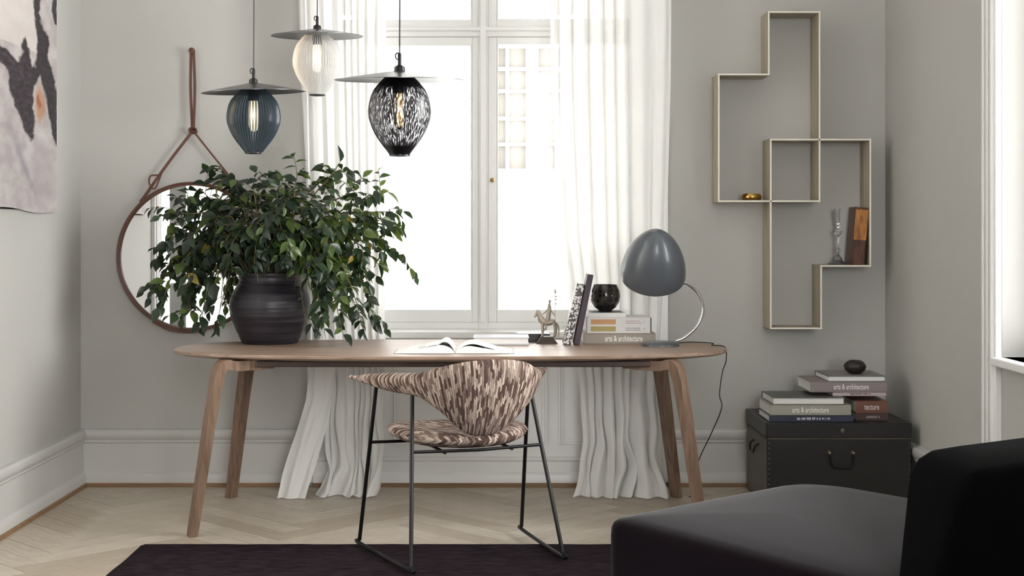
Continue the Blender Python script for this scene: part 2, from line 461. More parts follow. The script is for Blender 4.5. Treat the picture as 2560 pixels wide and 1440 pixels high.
for rr in rows:
    b.box(-10, 10, -.10, .0, lz(478)+rr, lz(468)+rr); b.box(-10, 10, -.08, .0, lz(652)+rr, lz(640)+rr)
b.build('cornice', M['facade'], hb)
for cx in cols:
    for rr in rows:
        f = MB(); a0, a1 = ww[0]+cx, ww[1]+cx; z0, z1 = wz0+rr, wz1+rr
        f.box(a0, a0+.05, .12, .2, z0, z1); f.box(a1-.05, a1, .12, .2, z0, z1)
        f.box(lx(1315)+cx, lx(1347)+cx, .10, .2, z0, z1)
        for px in (1264, 1388): f.box(lx(px)+cx, lx(px+9)+cx, .115, .195, z0+.01, z1-.01)
        for py in (108, 165, 221, 290, 355, 421): f.box(a0+.05, a1-.05, .13, .198, lz(py+8)+rr, lz(py)+rr)
        f.box(a0-.15, a1+.15, -.07, 0, z1+.02, z1+.35)
        fo = f.build('window', M['white_trim'], hb)
        p = MB(); p.box(a0, a1, .2, .23, z0, z1); p.build('pane', M['far_pane'], fo)
# house added beyond the left wall to hold back daylight
M['blocking_house'] = plain('blocking_house_render', hexc(170, 166, 160), .9, noise_s=2, var=.05)
hn = thing('daylight_blocking_house', 'plain rendered house added outside the left wall window to weaken its daylight', 'building', (-16.0, 3.0, -6))
b = MB(); b.box(-.4, 0, -9, 8, 0, 16); b.build('wall', M['blocking_house'], hn)
for yy in (-3, 0, 3):
    b = MB(); b.box(-.02, .05, yy, yy+1.2, 6.8, 8.8); b.box(-.02, .07, yy+.57, yy+.63, 6.8, 8.8); b.build('window', M['white_trim'], hn)

# ------------------------------------------------------------------ curtains
def curtain(name, label, keys, ztop, folds, amp, yc, ni=260, nj=90, seed=1, mat=None, group='white sheer curtains'):
    """keys: list of (z, xl, xr, yshift, crumple)"""
    rn = random.Random(seed); ph = [rn.uniform(0, 6.28) for _ in range(6)]
    keys = sorted(keys); zs = [k[0] for k in keys]
    root = thing(name, label, 'curtain', ((keys[-1][1]+keys[-1][2])/2, yc, 0), 0, group)
    bb = MB(); ox, oy = root.location.x, root.location.y
    rows_ = []
    for j in range(nj+1):
        t = (j/nj); z = ztop*(1-t)**1.0 if False else ztop*(1-t**.8)
        z = max(z, 0.003)
        xl = interp(zs, [k[1] for k in keys], z); xr = interp(zs, [k[2] for k in keys], z)
        ys = interp(zs, [k[3] for k in keys], z); cr = interp(zs, [k[4] for k in keys], z)
        row = []
        for i in range(ni+1):
            s = i/ni
            sw = s+.035*math.sin(6.5*s+ph[0])+.018*math.sin(15*s+ph[1])+.008*math.sin(1.4*z+9*s+ph[4])
            a = 2*PI*folds*sw
            aa = amp*(.62+.38*math.sin(5*s+ph[2]+.5*z))
            fy = aa*(math.sin(a)+.28*math.sin(2*a+ph[3]))
            fx = .35*aa*math.cos(a)
            n1 = noise.noise(Vector((s*5, z*5, seed)))*cr; n2 = noise.noise(Vector((s*4+5, z*6, seed+4)))*cr
            x = xl+(xr-xl)*s+fx*(1-cr*2)+n1*.35; y = yc+ys+fy+n2*.45
            zz = z+(max(0, noise.noise(Vector((s*12, 3, seed))))*cr*.08 if z < .02 else noise.noise(Vector((s*6, z*8, seed+8)))*cr*.25)
            if y > YB-.045: y = YB-.045-(y-(YB-.045))*.2
            row.append((x-ox, y-oy, max(zz, .004)))
        rows_.append(row)
    bb.rings(rows_, closed=False)
    bb.build('fabric', mat or M['sheer'], root, smooth=True, angle=180)
    rd = MB(); rd.box(keys[-1][1]-.01-ox, keys[-1][2]+.01-ox, -.02, .02, ztop, ztop+.03); rd.build('heading_tape', M['white_trim'], root)
    return root
YC = 6.50
cx = lambda p: X(p, YC)
ZT = 3.02
curtain('curtain', 'long white sheer curtain left of the window, behind the plant, pooling on the floor',
        [(ZT, cx(738), cx(965), 0, 0), (2.0, cx(750), cx(962), 0, 0), (1.2, cx(770), cx(960), 0, 0), (.62, cx(800), cx(962), 0, .02), (.3, cx(805), cx(958), -.01, .06), (.12, cx(812), cx(958), -.03, .12), (0.03, cx(800), cx(952), -.06, .18), (0, cx(790), cx(945), -.10, .2)],
        ZT, 9, .030, YC, seed=3)
curtain('curtain', 'narrow loose length of white curtain fanning out on the floor left of the gathered curtain',
        [(ZT, cx(752), cx(800), 0, 0), (1.0, cx(776), cx(835), -.04, .0), (.60, cx(778), cx(845), -.05, .01), (.44, cx(768), cx(838), -.07, .03), (.25, cx(735), cx(815), -.10, .03), (.1, cx(712), cx(792), -.12, .03), (0, cx(702), cx(775), -.14, .02)],
        ZT, 1.6, .018, YC-.01, ni=70, seed=9)
curtain('curtain', 'wide white sheer curtain right of the window, behind the desk lamp, crumpled at the floor',
        [(ZT, cx(1370), cx(1682), 0, 0), (1.9, cx(1378), cx(1678), 0, 0), (1.2, cx(1400), cx(1668), 0, 0), (.72, cx(1440), cx(1652), 0, .0), (.45, cx(1452), cx(1640), -.01, .03), (.25, cx(1455), cx(1645), -.03, .10), (.12, cx(1448), cx(1655), -.06, .16), (.04, cx(1436), cx(1662), -.09, .18), (0, cx(1428), cx(1660), -.12, .16)],
        ZT, 7.5, .034, YC, seed=5)
# curtain of the left-wall window (seen in the mirror)
def side_curtain(label, ya, yb, seed):
    root = thing('curtain', label, 'curtain', (XL+.12, (ya+yb)/2, 0), 0, 'white sheer curtains')
    bb = MB(); rows_ = []
    for j in range(13):
        z = 3.02*(1-j/12)+.01
        rows_.append([(.045*math.sin(2*PI*7*s+.4*math.sin(9*s+seed)), (ya+(yb-ya)*s)-(ya+yb)/2, z) for s in [i/140 for i in range(141)]])
    bb.rings(rows_, closed=False); bb.build('fabric', M['sheer'], root, smooth=True, angle=180)
side_curtain('white sheer curtain over the left wall window, seen only in the round mirror', 3.5, 4.72, 2)

# ------------------------------------------------------------------ rug
M['rug'] = None
m, nt, pb = new_mat('dark_aubergine_pile')
v = coords(nt, (3, 26, 3)); n1 = node(nt, 'ShaderNodeTexNoise'); n1.inputs['Scale'].default_value = 5; n1.inputs['Detail'].default_value = 8
nt.links.new(v, n1.inputs['Vector'])
rp = node(nt, 'ShaderNodeValToRGB'); rp.color_ramp.elements[0].position = .35; rp.color_ramp.elements[1].position = .72
rp.color_ramp.elements[0].color = hexc(20, 15, 18); rp.color_ramp.elements[1].color = hexc(52, 42, 47)
nt.links.new(n1.outputs['Fac'], rp.inputs[0]); nt.links.new(rp.outputs[0], pb.inputs['Base Color'])
pb.inputs['Roughness'].default_value = 1; pb.inputs['Specular IOR Level'].default_value = .05
bp = node(nt, 'ShaderNodeBump'); bp.inputs['Strength'].default_value = .5; bp.inputs['Distance'].default_value = .006
nt.links.new(n1.outputs['Fac'], bp.inputs['Height']); nt.links.new(bp.outputs[0], pb.inputs['Normal'])
M['rug'] = m
rx0, rx1, ry0, ry1 = -1.37, 1.55, 2.6, 5.41
rug = thing('rug', 'dark aubergine rug under the chair and the black lounge seat', 'rug', (rx0, ry0, 0))
bb = MB(); nx, ny = 150, 120; grid = []
for j in range(ny+1):
    row = []
    for i in range(nx+1):
        x = (rx1-rx0)*i/nx; y = (ry1-ry0)*j/ny
        e = min(i, nx-i)/2.0; e2 = min(j, ny-j)/2.0; ed = min(1, min(e, e2))
        wob = .008*noise.noise(Vector((x*4, y*4, 1)))
        z = .003+.013*math.sqrt(max(0, ed))+.0022*noise.noise(Vector((x*14, y*50, 2)))*ed
        row.append((x+(wob if i in (0, nx) else 0), y+(wob if j in (0, ny) else 0), z))
    grid.append(row)
bb.rings(grid, closed=False)
bb.build('pile', M['rug'], rug, smooth=True, angle=180)
b = MB(); b.box(.006, rx1-rx0-.006, .006, ry1-ry0-.006, .0005, .003); b.build('backing', M['velvet_black'], rug)
RUGZ = .0195

# ------------------------------------------------------------------ dining table / desk
TX, TY, TZ = -.193, 5.99, .72
HX, HY = 1.172, .445
def superell(hx, hy, n=96, e=2.7, z=0):
    out = []
    for k in range(n):
        t = 2*PI*k/n; c, s = math.cos(t), math.sin(t)
        out.append((hx*math.copysign(abs(c)**(2/e), c), hy*math.copysign(abs(s)**(2/e), s), z))
    return out
tb = thing('desk_table', 'long oval walnut table with bent splayed legs, standing in front of the window', 'table', (TX, TY, 0))
b = MB()
b.rings([superell(HX-.09, HY-.09, z=TZ-.030), superell(HX-.02, HY-.02, z=TZ-.020), superell(HX-.002, HY-.002, z=TZ-.013), superell(HX, HY, z=TZ-.008), superell(HX, HY, z=TZ-.002), superell(HX-.003, HY-.003, z=TZ)])
b.build('tabletop', M['walnut'], tb, smooth=True, angle=30)
b = MB()
ax0, ax1 = X(640, 5.65)-TX, X(1625, 5.65)-TX
b.box(ax0, ax1, -.345, -.305, TZ-.052, TZ-.028); b.box(ax0, ax1, .305, .345, TZ-.052, TZ-.028)
b.box(ax0, ax0+.05, -.305, .305, TZ-.052, TZ-.028); b.box(ax1-.05, ax1, -.305, .305, TZ-.052, TZ-.028)
b.build('underframe', M['apron'], tb, bevel=.004, label='dark stained underframe')
def tleg(sx_, sy_):
    foot = Vector((sx_*1.018, sy_*.41, 0.0)); sh = Vector((sx_*.93, sy_*.345, .655)); st = Vector((sx_*.73, sy_*.255, TZ-.045))
    mid = Vector((sx_*.86, sy_*.315, TZ-.048))
    pts = catmull([st, mid, sh+Vector((-.012*sx_, 0, .012)), sh+(foot-sh)*.22, sh+(foot-sh)*.6, foot], 6)
    plan = Vector((sx_*.86, -sy_*0+sy_*.5, 0)).normalized()
    side = Vector((0, 0, 1)).cross(plan).normalized()
    rs = []; m_ = len(pts)
    for i, p in enumerate(pts):
        t = (pts[min(i+1, m_-1)]-pts[max(i-1, 0)]).normalized()
        nn = side.cross(t).normalized(); u = i/(m_-1)
        wd = .042-.018*u; th = .021-.005*u
        if i < 2: th = .018
        q = []
        for a_, c_ in ((-1, -1), (1, -1), (1, 1), (-1, 1)):
            q.append(p+side*wd*a_+nn*th*c_)
        rs.append(q)
    # clamp bottoms to the floor
    rs[-1] = [Vector((q.x, q.y, 0.0)) for q in rs[-1]]
    b_ = MB(); b_.rings(rs); return b_.build('leg', M['walnut_leg'], tb, smooth=True, angle=35, bevel=.004)
for a_ in (-1, 1):
    for c_ in (-1, 1): tleg(a_, c_)

# ------------------------------------------------------------------ woven armchair
m, nt, pb = new_mat('woven_herringbone_fabric')
tc = node(nt, 'ShaderNodeUVMap'); mp = node(nt, 'ShaderNodeMapping'); nt.links.new(tc.outputs[0], mp.inputs[0])
mp.inputs['Rotation'].default_value = (0, 0, PI/2)
bk = node(nt, 'ShaderNodeTexBrick'); bk.offset = .5; bk.inputs['Scale'].default_value = 1
bk.inputs['Color1'].default_value = hexc(218, 198, 182); bk.inputs['Color2'].default_value = hexc(78, 58, 52); bk.inputs['Mortar'].default_value = hexc(84, 64, 57)
bk.inputs['Brick Width'].default_value = .034; bk.inputs['Row Height'].default_value = .0078; bk.inputs['Mortar Size'].default_value = .0006; bk.inputs['Mortar Smooth'].default_value = .3
bk.inputs['Bias'].default_value = .25
ns = node(nt, 'ShaderNodeTexNoise'); ns.inputs['Scale'].default_value = 30
nt.links.new(tc.outputs[0], ns.inputs['Vector'])
vm = node(nt, 'ShaderNodeVectorMath', operation='MULTIPLY_ADD'); vm.inputs[1].default_value = (.006, .006, 0)
nt.links.new(ns.outputs['Color'], vm.inputs[0]); nt.links.new(mp.outputs[0], vm.inputs[2]); 
sx3 = node(nt, 'ShaderNodeSeparateXYZ'); nt.links.new(vm.outputs[0], sx3.inputs[0])
pg = node(nt, 'ShaderNodeMath', operation='PINGPONG'); pg.inputs[1].default_value = .0156; nt.links.new(sx3.outputs[1], pg.inputs[0])
sh3 = node(nt, 'ShaderNodeMath', operation='MULTIPLY_ADD'); sh3.inputs[1].default_value = 1.1; nt.links.new(pg.outputs[0], sh3.inputs[0]); nt.links.new(sx3.outputs[0], sh3.inputs[2])
cb3 = node(nt, 'ShaderNodeCombineXYZ'); nt.links.new(sh3.outputs[0], cb3.inputs[0]); nt.links.new(sx3.outputs[1], cb3.inputs[1]); nt.links.new(cb3.outputs[0], bk.inputs['Vector'])
nt.links.new(bk.outputs['Color'], pb.inputs['Base Color']); pb.inputs['Roughness'].default_value = .85; pb.inputs['Specular IOR Level'].default_value = .25
bp = node(nt, 'ShaderNodeBump'); bp.inputs['Strength'].default_value = .8; bp.inputs['Distance'].default_value = .003; bp.invert = True
nt.links.new(bk.outputs['Fac'], bp.inputs['Height']); nt.links.new(bp.outputs[0], pb.inputs['Normal'])
M['weave'] = m
def set_uv(o, fn):
    me = o.data; uv = me.uv_layers.new(name='UVMap')
    for l in me.loops: uv.data[l.index].uv = fn(l.vertex_index)
ch = thing('armchair', 'brown and beige woven armchair on a black wire sled frame, in front of the table', 'chair', (-.117, 5.23, RUGZ), math.radians(21.5))
T = [(0, -.285, .742), (.085, -.272, .736), (.155, -.235, .720), (.205, -.175, .698), (.243, -.085, .680), (.310, .055, .668), (.400, .165, .656)]
B = [(0, -.185, .456), (.055, -.188, .466), (.105, -.19, .502), (.150, -.172, .556), (.200, -.115, .602), (.280, .045, .616), (.400, .165, .650)]
Tc = catmull(T, 10); Bc = catmull(B, 10)
left = [Vector((-p.x, p.y, p.z)) for p in Tc][::-1][:-1]; Tf = left+Tc
leftb = [Vector((-p.x, p.y, p.z)) for p in Bc][::-1][:-1]; Bf = leftb+Bc
nU = len(Tf); nS = 28; bb = MB(); rs = []; uvs = []; cum = 0
for i in range(nU):
    t_, b_ = Tf[i], Bf[i]; a0 = Tf[max(i-1, 0)]+Bf[max(i-1, 0)]; a1 = Tf[min(i+1, nU-1)]+Bf[min(i+1, nU-1)]
    tan = (a1-a0).normalized(); up = (t_-b_); L = up.length
    if L < .02: up = Vector((0, 0, 1)); L = .012
    up.normalize(); nrm = tan.cross(up).normalized()
    c = (t_+b_)/2; uu = abs(i/(nU-1)*2-1)
    th = .021+.016*math.sin(PI*min(1, max(0, uu-.3)/.75))
    if uu > .82: th *= math.sqrt(max(.08, 1-((uu-.82)/.18)**2))
    if i: cum += (Tf[i]-Tf[i-1]).length
    # tongue bows outwards
    ring = []
    for k in range(nS):
        a = 2*PI*k/nS; ca, sa = math.cos(a), math.sin(a)
        e = math.copysign(abs(sa)**.75, sa)*L/2
        wdt = math.copysign(abs(ca)**.8, ca)*th
        bow = -.012*math.cos(PI*e/L)*(1-uu) if L > .1 else 0
        ring.append(c+up*e+nrm*wdt+Vector((0, bow, 0)))
        uvs.append((cum*1.0, e+math.copysign(.0, ca)+.5))
    rs.append(ring)
bb.rings(rs)
o = bb.build('backrest', M['weave'], ch, smooth=True, angle=80, label='woven backrest that runs out into armrests')
set_uv(o, lambda i: uvs[i] if i < len(uvs) else (0, 0))
# seat
bb = MB(); rs = []; uvs2 = []
SC = Vector((-.012, .045, 0))
for (k_, z_) in ((.02, .418), (.6, .412), (.85, .418), (.97, .432), (1.0, .446), (.97, .460), (.9, .470), (.75, .473), (.5, .466), (.25, .461), (.02, .459)):
    ring = superell(.262*k_, .228*k_, 64, 2.3, z_)
    ring = [Vector(p)+SC for p in ring]
    ring = [Vector((p.x, p.y, p.z+.05*(abs(p.x)/.26)**2*.35-.008)) for p in ring]
    rs.append(ring)
    for p in ring: uvs2.append((p.y*.7+p.x*.7, p.y*.7-p.x*.7+z_*1.5))
bb.rings(rs); o = bb.build('seat', M['weave'], ch, smooth=True, angle=80)
set_uv(o, lambda i: uvs2[i] if i < len(uvs2) else (0, 0))
R = .0075
fl_, fr_, nl_, nr_ = Vector((-.335, .255, R)), Vector((.335, .255, R)), Vector((-.292, -.25, R)), Vector((.292, -.25, R))
tfl, tfr, tnl, tnr = Vector((-.315, .09, .633)), Vector((.298, .09, .633)), Vector((-.232, -.08, .606)), Vector((.232, -.08, .606))
for name_, top, ft in (('leg', tfl, fl_), ('leg', tfr, fr_), ('leg', tnl, nl_), ('leg', tnr, nr_)):
    b = MB(); b.tube([top, top+(ft-top)*.5, ft+(top-ft)*.02], R, 10); b.build(name_, M['black_metal'], ch, smooth=True)
for f_, n_ in ((fl_, nl_), (fr_, nr_)):
    b = MB(); b.tube(catmull([f_+Vector((0, 0, .012)), f_+Vector((0, -.008, 0)), n_+Vector((0, .008, 0)), n_+Vector((0, 0, .012))], 5), R, 10); b.build('runner', M['black_metal'], ch, smooth=True)
def atz(a, c, z): t = (z-c.z)/(a.z-c.z); return c+(a-c)*t
for a_, c_, e_, f_ in ((tfl, fl_, tfr, fr_), (tnl, nl_, tnr, nr_)):
    p0, p1 = atz(a_, c_, .405), atz(e_, f_, .405)
    b = MB(); b.tube([p0, p0.lerp(p1, .5)+Vector((0, 0, -.006)), p1], .006, 8); b.build('crossbar', M['black_metal'], ch, smooth=True)
for sx_ in (-.13, .13):
    b = MB(); b.tube([(sx_, -.15, .398), (sx_, 0, .402), (sx_, .2, .398)], .006, 8); b.build('seat_bracket', M['black_metal'], ch, smooth=True)

# ------------------------------------------------------------------ round leather mirror
Dm = 6.62
mc = Vector((X(476, Dm), YB, Z(642, Dm))); mr = 188*Dm/F
mi = thing('round_mirror', 'large round mirror in a brown leather frame hanging from a strap, behind the plant', 'mirror', (mc.x, YB, mc.z))
Mr = Matrix.Rotation(PI/2, 4, 'X')   # z -> -y
b = MB(); b.lathe([(mr-.018, .012), (mr-.018, .040), (mr-.014, .056), (mr-.004, .060), (mr, .050), (mr, .012)], 96, (0, 0, 0), Mr, cap=False)
b.rings([[Mr @ Vector((r_*math.cos(2*PI*k/96), r_*math.sin(2*PI*k/96), .012)) for k in range(96)] for r_ in (mr, mr-.018)], True, False)
b.build('frame', M['leather'], mi, smooth=True, angle=50)
b = MB(); b.lathe([(0.001, .026), (mr-.016, .026), (mr-.016, .034), (0.001, .034)], 96, (0, 0, 0), Mr, cap=False); b.build('mirror_glass', M['mirror'], mi)
b = MB(); b.lathe([(0.001, .006), (mr-.03, .006), (mr-.03, .014), (0.001, .014)], 64, (0, 0, 0), Mr, cap=False); b.build('backing', M['shoe'], mi)
def mp_(px, py, d=.03): return Vector((X(px, Dm)-mc.x, -d, Z(py, Dm)-mc.z))
def strap(pts, wd, th, name='strap'):
    pts = catmull(pts, 5); rs = []
    for i, p in enumerate(pts):
        t = (pts[min(i+1, len(pts)-1)]-pts[max(i-1, 0)]).normalized(); s_ = t.cross(Vector((0, 1, 0))).normalized()
        nn = Vector((0, 1, 0))
        rs.append([p-s_*wd-nn*th, p+s_*wd-nn*th, p+s_*wd+nn*th, p-s_*wd+nn*th])
    b_ = MB(); b_.rings(rs); return b_.build(name, M['leather'], mi, bevel=.001)
kn = mp_(478, 325)
strap([mp_(473, 124), mp_(472, 220), mp_(476, 318)], .0065, .002)
strap([mp_(480, 124, .034), mp_(483, 220, .034), mp_(480, 318, .034)], .0065, .002)
strap([kn, mp_(432, 385, .034), mp_(392, 440, .036), mp_(360, 485, .03), mp_(345, 505, .03)], .007, .002)
strap([kn, mp_(520, 378), mp_(560, 428), mp_(590, 470), mp_(604, 488)], .0045, .002)
strap([mp_(392, 437, .04), mp_(372, 440, .04), mp_(370, 460, .04), mp_(384, 470, .04), mp_(402, 428, .04)], .004, .002, 'strap_knot')
strap([mp_(552, 420, .04), mp_(562, 440, .04), mp_(552, 448, .04), mp_(575, 445, .04)], .004, .002, 'strap_knot')
b = MB()
for q in range(3): b.tube([kn+Vector((.018*math.cos(a/10*2*PI), -.008*q+.006, .010*math.sin(a/10*2*PI)+.004*(q-1))) for a in range(11)], .004, 6)
b.build('strap_knot', M['leather'], mi, smooth=True)
b = MB(); b.lathe([(0, 0), (.006, 0), (.006, .035), (.014, .037), (.014, .044), (0, .048)], 14, mp_(476, 124, 0), Mr); b.build('wall_hook', M['leather'], mi, smooth=True)
strap([mp_(382, 806, .058), mp_(425, 826, .064), mp_(476, 831, .066), mp_(515, 827, .062)], .005, .002)

# ------------------------------------------------------------------ abstract painting on the left wall
def smooth_poly_inside(x, y, poly):
    c = False; n_ = len(poly); j = n_-1; dm = 1e9
    for i in range(n_):
        xi, yi = poly[i]; xj, yj = poly[j]
        if (yi > y) != (yj > y) and x < (xj-xi)*(y-yi)/(yj-yi)+xi: c = not c
        dx, dy = xj-xi, yj-yi; t = max(0, min(1, ((x-xi)*dx+(y-yi)*dy)/(dx*dx+dy*dy+1e-9)))
        dm = min(dm, math.hypot(x-xi-dx*t, y-yi-dy*t)); j = i
    return dm if c else -dm
dark = [(170, -900), (190, 0), (200, 60), (205, 150), (218, 300), (205, 420), (190, 440), (165, 360), (152, 285), (133, 262), (116, 290), (122, 360), (95, 430), (15, 385), (-60, 380), (-60, 430), (12, 480), (50, 640), (90, 750), (150, 880), (180, 905), (196, 850), (192, 640), (200, 520), (232, 470), (262, 560), (290, 700), (335, 900), (360, 920), (360, 560), (340, 480), (310, 420), (292, 360), (292, 200), (250, 140), (232, 60), (225, -900)]
dark2 = [(325, -900), (360, -900), (360, 100), (335, 90), (322, 20)]
py0, py1 = 5.45, 6.272
pnt = thing('painting', 'unframed abstract painting of dark plum shapes on pale mauve, on the left wall', 'painting', (XL+.004, 5.83, 1.303))
nu, nv = 130, 340; b = MB(); cols_ = []
PH = 1.25
for j in range(nv+1):
    for i in range(nu+1):
        yy = py0+(py1-py0)*i/nu; zz = PH*j/nv
        wv = .004*math.sin(4*i/nu+1)*(1 if True else 0)+(.006*math.sin(i/nu*7) if j == 0 else 0)
        b.v.append(Vector((.012, yy-5.83, zz+(wv if j == 0 else 0))))
        # picture coordinates in the zoomed crop (350 wide, 1362 = bottom)
        u = (yy-5.589)/(6.272-5.589)*352; vv = 1355-zz*1355/(Z(0, 5.95)-1.303)
        n1 = noise.fractal(Vector((u/60, vv/90, 1)), 1, 2, 4); n2 = noise.fractal(Vector((u/25, vv/25, 9)), 1, 2, 4)
        uu_ = u+14*n1+5*n2; vw = vv+22*noise.fractal(Vector((u/70, vv/70, 5)), 1, 2, 3)
        sm = lambda d, w_: max(0, min(1, .5+d/w_))
        a = max(sm(smooth_poly_inside(uu_, vw, dark), 12), sm(smooth_poly_inside(uu_, vw, dark2), 10))
        base = Vector((.40, .35, .35)).lerp(Vector((.52, .48, .47)), max(0, min(1, .5+n1)))
        if vv < 330 and u < 215: base = base.lerp(Vector((.66, .60, .56)), .7)
        # diagonal grey wash at lower left
        dl = abs((u-60)-(vv-900)*.40)/45
        if vv > 820: base = base.lerp(Vector((.22, .19, .24)), max(0, .75-dl)*.9*max(0, min(1, 1.2-abs(vv-1080)/260)))
        db = math.hypot((u-270)/75, (vv-1120)/200); base = base.lerp(Vector((.36, .31, .31)), max(0, min(.6, 1.3-db)))
        ob = math.hypot((uu_-235)/38, (vw-650)/150); base = base.lerp(Vector((.42, .22, .12)), max(0, min(.85, 1.6-1.5*ob)))
        ob2 = math.hypot((uu_-228)/12, (vw-640)/55); base = base.lerp(Vector((.30, .06, .03)), max(0, min(.7, 1.5-1.5*ob2)))
        dk = Vector((.014, .010, .013)).lerp(Vector((.07, .045, .065)), max(0, min(1, .25+n2*.9)) if u < 190 and vv > 400 else max(0, min(.35, n2)))
        col = base.lerp(dk, a*.97)
        cols_.append((col.x, col.y, col.z, 1))
b.mi = []
for j in range(nv):
    for i in range(nu):
        k = j*(nu+1)+i; b.face((k, k+1, k+nu+2, k+nu+1))
m, nt, pb = new_mat('abstract_ink_print'); at = node(nt, 'ShaderNodeVertexColor'); at.layer_name = 'ink'
nt.links.new(at.outputs[0], pb.inputs['Base Color']); pb.inputs['Roughness'].default_value = .7
o = b.build('print', m, pnt); ca_ = o.data.color_attributes.new('ink', 'FLOAT_COLOR', 'POINT')
for i, c in enumerate(cols_): ca_.data[i].color = c
b = MB(); b.box(0, .011, py0-5.83, py1-5.83, 0.008, PH); b.build('backing_canvas', M['paper'], pnt)

# ------------------------------------------------------------------ pendants
def streak_glass(name, c_dark, c_tint, mode):
    m, nt, b_ = new_mat(name); out = nt.nodes['Material Output']
    b_.inputs['Base Color'].default_value = c_dark; b_.inputs['Roughness'].default_value = .28; b_.inputs['Specular IOR Level'].default_value = .35
    t = node(nt, 'ShaderNodeBsdfTransparent'); t.inputs[0].default_value = c_tint
    tc = node(nt, 'ShaderNodeTexCoord'); sp = node(nt, 'ShaderNodeSeparateXYZ'); nt.links.new(tc.outputs['Object'], sp.inputs[0])
    at = node(nt, 'ShaderNodeMath', operation='ARCTAN2'); nt.links.new(sp.outputs[1], at.inputs[0]); nt.links.new(sp.outputs[0], at.inputs[1])
    cb = node(nt, 'ShaderNodeCombineXYZ')
    if mode == 'ribs':
        mu = node(nt, 'ShaderNodeMath', operation='MULTIPLY'); mu.inputs[1].default_value = 54; nt.links.new(at.outputs[0], mu.inputs[0])
        si = node(nt, 'ShaderNodeMath', operation='SINE'); nt.links.new(mu.outputs[0], si.inputs[0]); fac = si.outputs[0]
        rg = (-.5, .8, .10, .92)
    else:
        a2 = node(nt, 'ShaderNodeMath', operation='MULTIPLY'); a2.inputs[1].default_value = 27; nt.links.new(at.outputs[0], a2.inputs[0])
        z2 = node(nt, 'ShaderNodeMath', operation='MULTIPLY'); z2.inputs[1].default_value = 50; nt.links.new(sp.outputs[2], z2.inputs[0])
        nt.links.new(a2.outputs[0], cb.inputs[0]); nt.links.new(z2.outputs[0], cb.inputs[1])
        ns_ = node(nt, 'ShaderNodeTexNoise'); ns_.inputs['Scale'].default_value = 1.0; ns_.inputs['Detail'].default_value = 1.5; ns_.inputs['Distortion'].default_value = .6
        nt.links.new(cb.outputs[0], ns_.inputs['Vector']); fac = ns_.outputs['Fac']; rg = (.48, .58, .03, .90)
    mr_ = node(nt, 'ShaderNodeMapRange'); mr_.inputs[1].default_value = rg[0]; mr_.inputs[2].default_value = rg[1]; mr_.inputs[3].default_value = rg[2]; mr_.inputs[4].default_value = rg[3]
    nt.links.new(fac, mr_.inputs[0])
    last = mr_.outputs[0]
    # thicker, darker glass at neck and foot of the shade
    zr = node(nt, 'ShaderNodeValToRGB'); zr.color_ramp.elements[0].position = 0; zr.color_ramp.elements[0].color = (0, 0, 0, 1)
    zn = node(nt, 'ShaderNodeMapRange'); zn.inputs[1].default_value = -1; zn.inputs[2].default_value = 0; zn.label = 'zrange'
    nt.links.new(sp.outputs[2], zn.inputs[0]); nt.links.new(zn.outputs[0], zr.inputs[0])
    e = zr.color_ramp.elements; e[1].position = 1; e[1].color = (0, 0, 0, 1)
    k1 = e.new(.20 if mode != 'ribs' else .05); k1.color = (1, 1, 1, 1); k2 = e.new(.80 if mode != 'ribs' else .93); k2.color = (1, 1, 1, 1)
    k0 = e.new(.10 if mode != 'ribs' else .02); k0.color = (0, 0, 0, 1); k3 = e.new(.90 if mode != 'ribs' else .985); k3.color = (0, 0, 0, 1)
    mm = node(nt, 'ShaderNodeMath', operation='MULTIPLY'); nt.links.new(last, mm.inputs[0]); nt.links.new(zr.outputs[0], mm.inputs[1])
    if mode != 'ribs':   # thick glass: less light gets through where it is seen edge-on
        lw = node(nt, 'ShaderNodeLayerWeight'); lw.inputs[0].default_value = .5
        er = node(nt, 'ShaderNodeMapRange'); er.inputs[1].default_value = .62; er.inputs[2].default_value = .84; er.inputs[3].default_value = 1; er.inputs[4].default_value = 0
        nt.links.new(lw.outputs['Facing'], er.inputs[0]); m3 = node(nt, 'ShaderNodeMath', operation='MULTIPLY')
        nt.links.new(mm.outputs[0], m3.inputs[0]); nt.links.new(er.outputs[0], m3.inputs[1]); mm = m3
    mx = node(nt, 'ShaderNodeMixShader'); nt.links.new(mm.outputs[0], mx.inputs[0]); nt.links.new(b_.outputs[0], mx.inputs[1]); nt.links.new(t.outputs[0], mx.inputs[2])
    nt.links.new(mx.outputs[0], out.inputs[0]); return m, zn
def emit(name, col, s):
    m, nt, b_ = new_mat(name); b_.inputs['Base Color'].default_value = col; b_.inputs['Emission Color'].default_value = col; b_.inputs['Emission Strength'].default_value = s; return m
M['filament'] = emit('lit_filament', (1.0, .66, .28, 1), 3)
M['bulb_glass'] = glassy('amber_bulb_glass', (1.0, .93, .80, 1))
M['bulb_glow'] = emit('glowing_frosted_tube', (1.0, .84, .60, 1), .32)
EGG = [(0, .43), (.04, .53), (.075, .62), (.18, .83), (.26, .92), (.34, .965), (.44, 1), (.54, .975), (.65, .88), (.73, .785), (.81, .66), (.9, .49), (.96, .375), (1, .31)]
